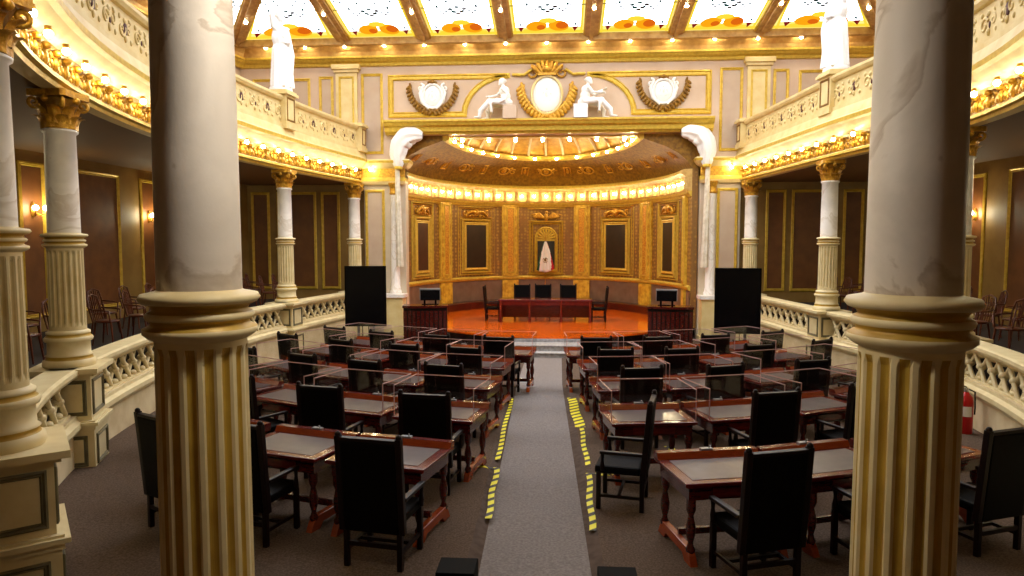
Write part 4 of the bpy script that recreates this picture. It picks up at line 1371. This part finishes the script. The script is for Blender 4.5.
def cartouche(x, z, big, label):
    t = thing('cartouche', label, 'cartouche', (x, 22.96, z))
    Ml = planeM((0, 0, 0), (0, -1, 0))
    a, b = (.47, .58) if big else (.3, .36)
    m = MB(); m.M = Ml; m.ell((0, 0, .02), (a, b, .09), 24, 8); m.build('medallion', 'white', t)
    m = MB(); m.M = Ml; m.ring((0, 0, .06), a + .03, b + .03, .045, 30); m.build('rim', 'white' if not big else 'cream', t)
    m = MB(); m.M = Ml
    q = 1.3 if big else 1
    m.ell((0, .02, .09), (.06 * q, .1 * q, .03), 10, 6); m.ell((0, .15 * q, .09), (.04 * q, .04 * q, .03), 8, 6)
    for sg in (-1, 1):
        m.ell((sg * .1 * q, .03, .085), (.035 * q, .1 * q, .025), 8, 6, 0, (0, 0, sg * .4)); m.ell((sg * .07 * q, -.14 * q, .085), (.07 * q, .025 * q, .02), 8, 6, 0, (0, 0, sg * .4))
    m.build('relief', 'marble', t)
    if not big:
        m = MB(); m.M = Ml
        for sg in (-1, 1):
            m.spiral((sg * .4, .28, .06), .14, 1.1, .05, 0, sg, PI / 2); m.tube([(sg * .3, .36, .06), (sg * .42, .1, .07), (sg * .34, -.2, .07), (sg * .12, -.42, .07)], [.04, .06, .06, .04], 8)
            m.spiral((sg * .14, -.42, .06), .1, 1.1, .04, 0, -sg, 0)
        m.build('scrolled_frame', 'white', t)
    m = MB(); m.M = Ml
    for sg in (-1, 1):
        n = 11
        for k in range(n):
            f = k / (n - 1)
            if big:
                px, pz = sg * (.12 + .75 * math.sin(f * PI * .5)), -.72 + .95 * f ** 1.4
                L = .2
            else:
                px, pz = sg * (.08 + .72 * math.sin(f * PI * .5)), -.55 + .85 * f ** 1.5
                L = .13
            ang = sg * (-.3 + .5 * f)
            m.ell((px, pz, .05), (L * .42, L, .045), 8, 5, 0, (0, 0, ang + sg * .7)); m.ell((px - sg * .06, pz + .06, .05), (L * .35, L * .8, .045), 8, 5, 0, (0, 0, ang - sg * .5))
        m.tube([(sg * .05, -.62 if not big else -.74, .04), (sg * .5, -.42 if not big else -.5, .04), (sg * .8, .25, .04)], .03, 6)
    m.build('wreath', 'gold' if big else 'olddgold', t)
    if big:
        m = MB(); m.M = Ml
        for k in range(7):
            q = (k - 3) / 3
            m.tube([(q * .2, .68, .06), (q * .42, .86 + .12 * (1 - q * q), .12), (q * .5, .95 + .16 * (1 - q * q), .07)], [.06, .08, .05], 8)
        m.ell((0, .82, .1), (.2, .12, .1), 10, 8); m.box(-.3, .3, .62, .7, 0, .14)
        for sg in (-1, 1): m.spiral((sg * .5, .72, .05), .2, 1.3, .05, 0, sg, PI / 2)
        m.build('crest', 'gold', t)
    else:
        m = MB(); m.M = Ml; m.ell((0, .46, .07), (.1, .07, .07), 8, 6); m.tube([(-.16, .44, .05), (0, .5, .08), (.16, .44, .05)], .035, 6); m.build('crest', 'olddgold', t)
cartouche(-3.86, 8.13, False, 'white scrolled cartouche with leafy branches in the left frieze panel')
cartouche(3.74, 8.18, False, 'white scrolled cartouche with leafy branches in the right frieze panel')
cartouche(-.05, 8.12, True, 'large white oval medallion with gold wings and crest over the stage')

# white draperies gathered at the upper corners of the opening
def drape(s, x, label):
    t = thing('stage_drape', label, 'drape', (x, 22.75, 1.9))
    m = MB(); na = 28; path = [(s * -.75, 4.92), (s * -.5, 4.95), (s * -.2, 4.88), (s * .02, 4.62), (s * .1, 4.25), (s * .06, 3.85)]
    m = MB()
    nz = 20; vs = []
    def bez(f):
        q = f * (len(path) - 1); i = min(int(q), len(path) - 2); u = q - i
        u = u * u * (3 - 2 * u) * .4 + u * .6
        return path[i][0] * (1 - u) + path[i + 1][0] * u, path[i][1] * (1 - u) + path[i + 1][1] * u
    pts = [Vector((bez(j / nz)[0], 0, bez(j / nz)[1])) for j in range(nz + 1)]
    for j, p in enumerate(pts):
        f = j / nz
        tt = (pts[min(nz, j + 1)] - pts[max(0, j - 1)]).normalized()
        sd = Vector((-tt.z, 0, tt.x))
        w = .1 + .2 * math.sin(f * PI) ** .7
        for k in range(na):
            a = 2 * PI * k / na
            rr = w * (1 + .16 * math.sin(7 * a + 4 * f))
            vs.append(tuple(p + sd * rr * math.cos(a) + Vector((0, 1, 0)) * rr * .7 * math.sin(a)))
    m.add(vs, [(j * na + k, j * na + (k + 1) % na, (j + 1) * na + (k + 1) % na, (j + 1) * na + k) for j in range(nz) for k in range(na)], 0, True)
    m.build('swag', 'white', t)
    vs = []; nz = 14
    for j in range(nz + 1):
        f = j / nz
        for k in range(na):
            a = 2 * PI * k / na
            rr = (.065 + .04 * f) * (1 + .2 * math.sin(6 * a + 1.5 * f))
            vs.append((s * .02 - s * .0 + rr * math.cos(a) + s * .06 * (1 - f) + s * .04, rr * .6 * math.sin(a), 3.9 - 3.35 * f))
    m = MB(); m.add(vs, [(j * na + k, j * na + (k + 1) % na, (j + 1) * na + (k + 1) % na, (j + 1) * na + k) for j in range(nz) for k in range(na)], 0, True)
    m.add(vs[-na:], [tuple(range(na))]); m.build('hanging_tail', 'cloth', t)
    m = MB(); m.lathe([(.13, 3.8), (.15, 3.85), (.13, 3.9)], 14, 0, (s * .08, 0)); m.build('tie', 'goldline', t)
drape(-1, -4.92, 'white gathered drape hanging at the left corner of the stage opening')
drape(1, 5.06, 'white gathered drape hanging at the right corner of the stage opening')

# ------------------------------------------------------------------ lamps
def bulb_proto():
    m = MB(); m.ell((0, 0, 0), .055, 10, 7, 0)
    m.lathe([(.035, .045), (.045, .06), (.045, .1), (.0, .11)], 10, 1)
    return m
BP = bulb_proto().build('light_bulb', ['bulb', 'brass'])
BP['kind'] = 'thing'
first = [True]
def bulb(p, label, group, sc=1.0):
    if first[0]:
        o = BP; first[0] = False
    else:
        o = BP.copy(); COL.objects.link(o)
    o.location = p
    o.scale = (sc, sc, sc)
    tag(o, label, 'bulb', group)
for sd, ring, d0, d1 in (('left', RING_L, .5, RING_L.len), ('right', RING_R, 0, RING_R.len - .5)):
    n = int((d1 - d0) / .82)
    for k in range(n + 1):
        p, t, nn = ring.at(d0 + (d1 - d0) * (k + .5) / (n + 1))
        if p.y < 4.2: continue
        bulb((p.x + nn.x * .24, p.y + nn.y * .24, 5.64), 'bare glowing bulb under the cornice of the %s gallery' % sd, '%s gallery bulbs' % sd, .85)
for s in (-1, 1):
    bulb((s * 5.93, 22.72, 5.7), 'single glowing bulb on the %s pier beside the stage opening' % ('left' if s < 0 else 'right'), None)
for k in range(-7, 8):
    bulb((k * 1.33 - .05, 22.5, 9.7), 'glowing bulb along the cove under the glass roof, end wall', 'cove bulbs over the end wall')
for s in (-1, 1):
    for k in range(6):
        bulb((s * 10.45, 20.3 - 1.9 * k, 9.7), 'glowing bulb along the cove of the %s upper wall' % ('left' if s < 0 else 'right'), '%s cove bulbs' % ('left' if s < 0 else 'right'))
for x in RIBS[1:-1]:
    for y in (20.4, 18.2):
        f = (22.35 - y) / 5.35
        bulb((x + (FR(x) - x) * f, y, 9.88 + (10.9 - 9.88) * f - .2), 'glowing bulb hanging from a rib of the stained glass roof', 'rib bulbs')
for s in (-1, 1):
    bulb((s * (10.3 - 3.65 * .3), 22.35 - 5.35 * .3, 9.88 + .3 - .2), 'glowing bulb on the %s corner rib of the glass roof' % ('left' if s < 0 else 'right'), None)
for k in range(NB):
    p, t, nn = APL.at(APL.len * (k + .5) / NB)
    bulb((p.x + nn.x * .27, p.y + nn.y * .27, 5.24), 'glowing bulb in the cream cornice round the apse', 'apse cornice bulbs', .85)
R2 = Path(RING2)
for k in range(14):
    p, t, nn = R2.at(R2.len * (k + .5) / 14)
    bulb((p.x + nn.x * .26, p.y + nn.y * .26, 6.72), 'glowing bulb on the oval gold ring inside the apse ceiling', 'apse ceiling ring bulbs')
for k in range(7):
    bulb((-3.0 + k * .93, 23.85, 6.78), 'glowing bulb in the straight row just behind the opening beam', 'beam bulbs')

def sconce(s, y, label):
    t = thing('wall_sconce', label, 'sconce', (s * SIDE_X, y, 3.98), 0)
    Ml = planeM((0, 0, 0), (-s, 0, 0))
    m = MB(); m.M = Ml; m.ell((0, 0, .02), (.08, .18, .05), 10, 8); m.build('backplate', 'brass', t)
    for k, a in enumerate((-1, 0, 1)):
        m = MB(); m.M = Ml; m.tube([(0, -.05, .05), (a * .1, -.14, .16), (a * .19, -.08, .24 + (.08 if a == 0 else 0)), (a * .19, -.03, .24 + (.08 if a == 0 else 0))], .014, 6); arm = m.build('arm', 'brass', t)
        m = MB(); m.M = Ml; m.ell((a * .19, .03, .24 + (.08 if a == 0 else 0)), .055, 10, 7); m.build('glow_bulb', 'bulb', arm)
for s in (-1, 1):
    for y, d in ((9.9, 'nearest the viewer'), (14.1, 'midway along the gallery wall'), (18.3, 'nearest the stage')):
        sconce(s, y, 'brass three-arm wall sconce with lit bulbs on the %s wall, %s' % ('left' if s < 0 else 'right', d))

# ------------------------------------------------------------------ chairs under the galleries
def wooden_chair(label):
    t = thing('wooden_chair', label, 'chair')
    m = MB(); m.lathe([(.2, .43), (.22, .44), (.22, .465), (.19, .475), (0, .47)], 18, 0, sx=1, sy=.95); m.build('seat', 'bentwood', t)
    m = MB(); m.tube([(-.19, -.17, .46), (-.2, -.24, .75), (-.16, -.27, .92), (0, -.285, .97), (.16, -.27, .92), (.2, -.24, .75), (.19, -.17, .46)], .018, 8)
    for k in (-2, -1, 0, 1, 2): m.tube([(k * .06, -.18, .46), (k * .062, -.26, .9 + .02 * (2 - abs(k)))], .011, 6)
    m.build('backrest', 'bentwood', t)
    for sx in (-1, 1):
        m = MB(); m.tube([(sx * .2, -.22, .7), (sx * .26, .0, .68), (sx * .22, .14, .66), (sx * .19, .15, .46)], .015, 8); m.build('armrest', 'bentwood', t)
        for sy in (-1, 1):
            m = MB(); m.tube([(sx * .15, sy * .14, .45), (sx * .19, sy * .19, 0)], [.02, .015], 8); m.build('leg', 'bentwood', t)
    return t
wc = wooden_chair('')
fresh = True
for s, sdn in ((-1, 'left'), (1, 'right')):
    for row, xx in enumerate((8.35, 9.4)):
        for k in range(13):
            y = 8.4 + 1.05 * k + .35 * row + rng.uniform(-.1, .1)
            x = s * (xx - (.5 if y < 10 else 0)) if row == 0 else s * xx
            rz = s * PI / 2 + rng.uniform(-.3, .3)
            l = 'brown bentwood armchair in the %s row on the raised floor under the %s gallery' % (('front', 'back')[row], sdn)
            g = '%s row of bentwood chairs, %s gallery' % (('front', 'back')[row], sdn)
            if fresh:
                wc.location = (x, y, 1.3); wc.rotation_euler.z = rz; wc['label'] = l; wc['group'] = g; fresh = False
            else:
                dup(wc, (x, y, 1.3), rz, l, g)

# ------------------------------------------------------------------ small things on the floor
def tape(p0, p1, label, w=.085):
    a, b = Vector(p0), Vector(p1)
    d = b - a
    m = MB()
    n = 8
    for_z = lambda q: q
    L = d.length
    top = []
    vs = []
    for i in range(n + 1):
        f = i / n
        wob = .012 * math.sin(f * 9)
        y = a.y + d.y * f
        zz = d.z * f
        for sx in (-1, 1):
            vs.append((L * f, sx * w / 2 + wob, zz + .004)); 
    for i in range(n + 1):
        f = i / n
        wob = .012 * math.sin(f * 9)
        for sx in (-1, 1):
            vs.append((L * f, sx * w / 2 + wob, d.z * f))
    k = 2 * (n + 1)
    fs = []
    for i in range(n):
        fs += [(2 * i, 2 * i + 1, 2 * i + 3, 2 * i + 2), (k + 2 * i, k + 2 * i + 2, k + 2 * i + 3, k + 2 * i + 1), (2 * i, 2 * i + 2, k + 2 * i + 2, k + 2 * i), (2 * i + 1, k + 2 * i + 1, k + 2 * i + 3, 2 * i + 3)]
    m.add(vs, fs, 0)
    o = m.build('hazard_tape', 'tape', None, (a.x, a.y, a.z), 0, math.atan2(d.y, d.x))
    o['kind'] = 'thing'
    tag(o, label, 'tape')
def fz(y, up=True): return floor_z(y) + (PLAT if up else 0) + .003
def tp(x0, y0, x1, y1, l, w=.07):
    tape((x0, y0, fz(y0)), (x1, y1, fz(y1)), l, w)
tp(-.41, 8.75, -.345, 7.0, 'long black and yellow striped tape on the left aisle edge, nearer piece')
tp(-.53, 13.2, -.44, 9.1, 'long black and yellow striped tape on the left aisle edge, farther piece')
tp(-.45, 8.72, -.68, 8.8, 'short striped tape stub crossing off the left aisle edge', .06)
tp(.78, 8.6, .74, 6.75, 'long black and yellow striped tape on the right aisle edge, nearer piece')
tp(.76, 11.0, .78, 8.95, 'black and yellow striped tape on the right aisle edge, middle piece')
tp(.64, 13.3, .74, 11.0, 'wide doubled striped tape on the right aisle edge, farthest piece', .17)
tp(.8, 8.58, 1.05, 8.55, 'short striped tape stub crossing off the right aisle edge', .06)
tp(1.98, 9.95, 2.1, 9.5, 'short striped tape between the desks right of the aisle', .1)

for (x, y, w, h, l) in ((-.36, 4.95, .145, .44, 'flat-topped black box at the bottom edge, left of the aisle'), (.84, 4.95, .145, .41, 'flat-topped black box at the bottom edge, right of the aisle')):
    t = thing('equipment_box', l, 'box', (x, y, floor_z(y) + PLAT))
    m = MB(); m.box(-w, w, -.15, .15, .02, h, 0, (.0, .02)); m.build('body', 'black', t, bevel=.008)
    m = MB(); m.box(-w + .02, w - .02, -.155, -.145, .05, h - .05); m.build('grille', 'screen', t)
    for sx in (-1, 1):
        m = MB(); m.lathe([(.02, 0), (.02, .025)], 8, 0, (sx * (w - .03), 0)); m.build('foot', 'black', t)

t = thing('fire_extinguisher', 'red fire extinguisher standing by the parapet behind the massive right column', 'extinguisher', (6.8, 11.1, floor_z(11.1) + PLAT))
m = MB(); m.lathe([(.1, 0), (.105, .02), (.105, .5), (.09, .58), (.05, .63), (.03, .66)], 20); m.build('cylinder', 'redpaint', t)
m = MB(); m.lathe([(.03, .65), (.035, .7), (.02, .72)], 10); m.tube([(0, 0, .7), (-.12, -.04, .74)], .012, 6); m.tube([(0, 0, .73), (-.13, -.05, .79)], .012, 6); m.build('valve', 'grey', t)
m = MB(); m.tube([(.03, 0, .7), (.12, -.02, .66), (.13, -.02, .4), (.12, -.03, .3)], .012, 6); m.build('hose', 'black', t)
m = MB(); m.lathe([(.107, .28), (.107, .44)], 10, 0, a0=R(200), a1=R(290), cap=False); m.build('label_plate', 'white', t)

# ------------------------------------------------------------------ lamp of the entrance bay, under the rear gallery
def entrance_lamp(x, y, z):
    t = thing('ceiling_lamp', 'round glass ceiling lamp under the rear gallery between the two massive columns', 'lamp', (x, y, z))
    m = MB(); m.lathe([(.05, .2), (.05, .5), (.12, .52), (.12, .54)], 14); m.build('stem', 'brass', t)
    m = MB(); m.lathe([(.16, .16), (.18, .2), (.05, .24)], 20); m.build('gallery_ring', 'brass', t)
    m = MB(); m.ell((0, 0, 0), .16, 20, 14); m.build('glass_globe', 'globe', t)
entrance_lamp(-.3, 2.95, 4.7)
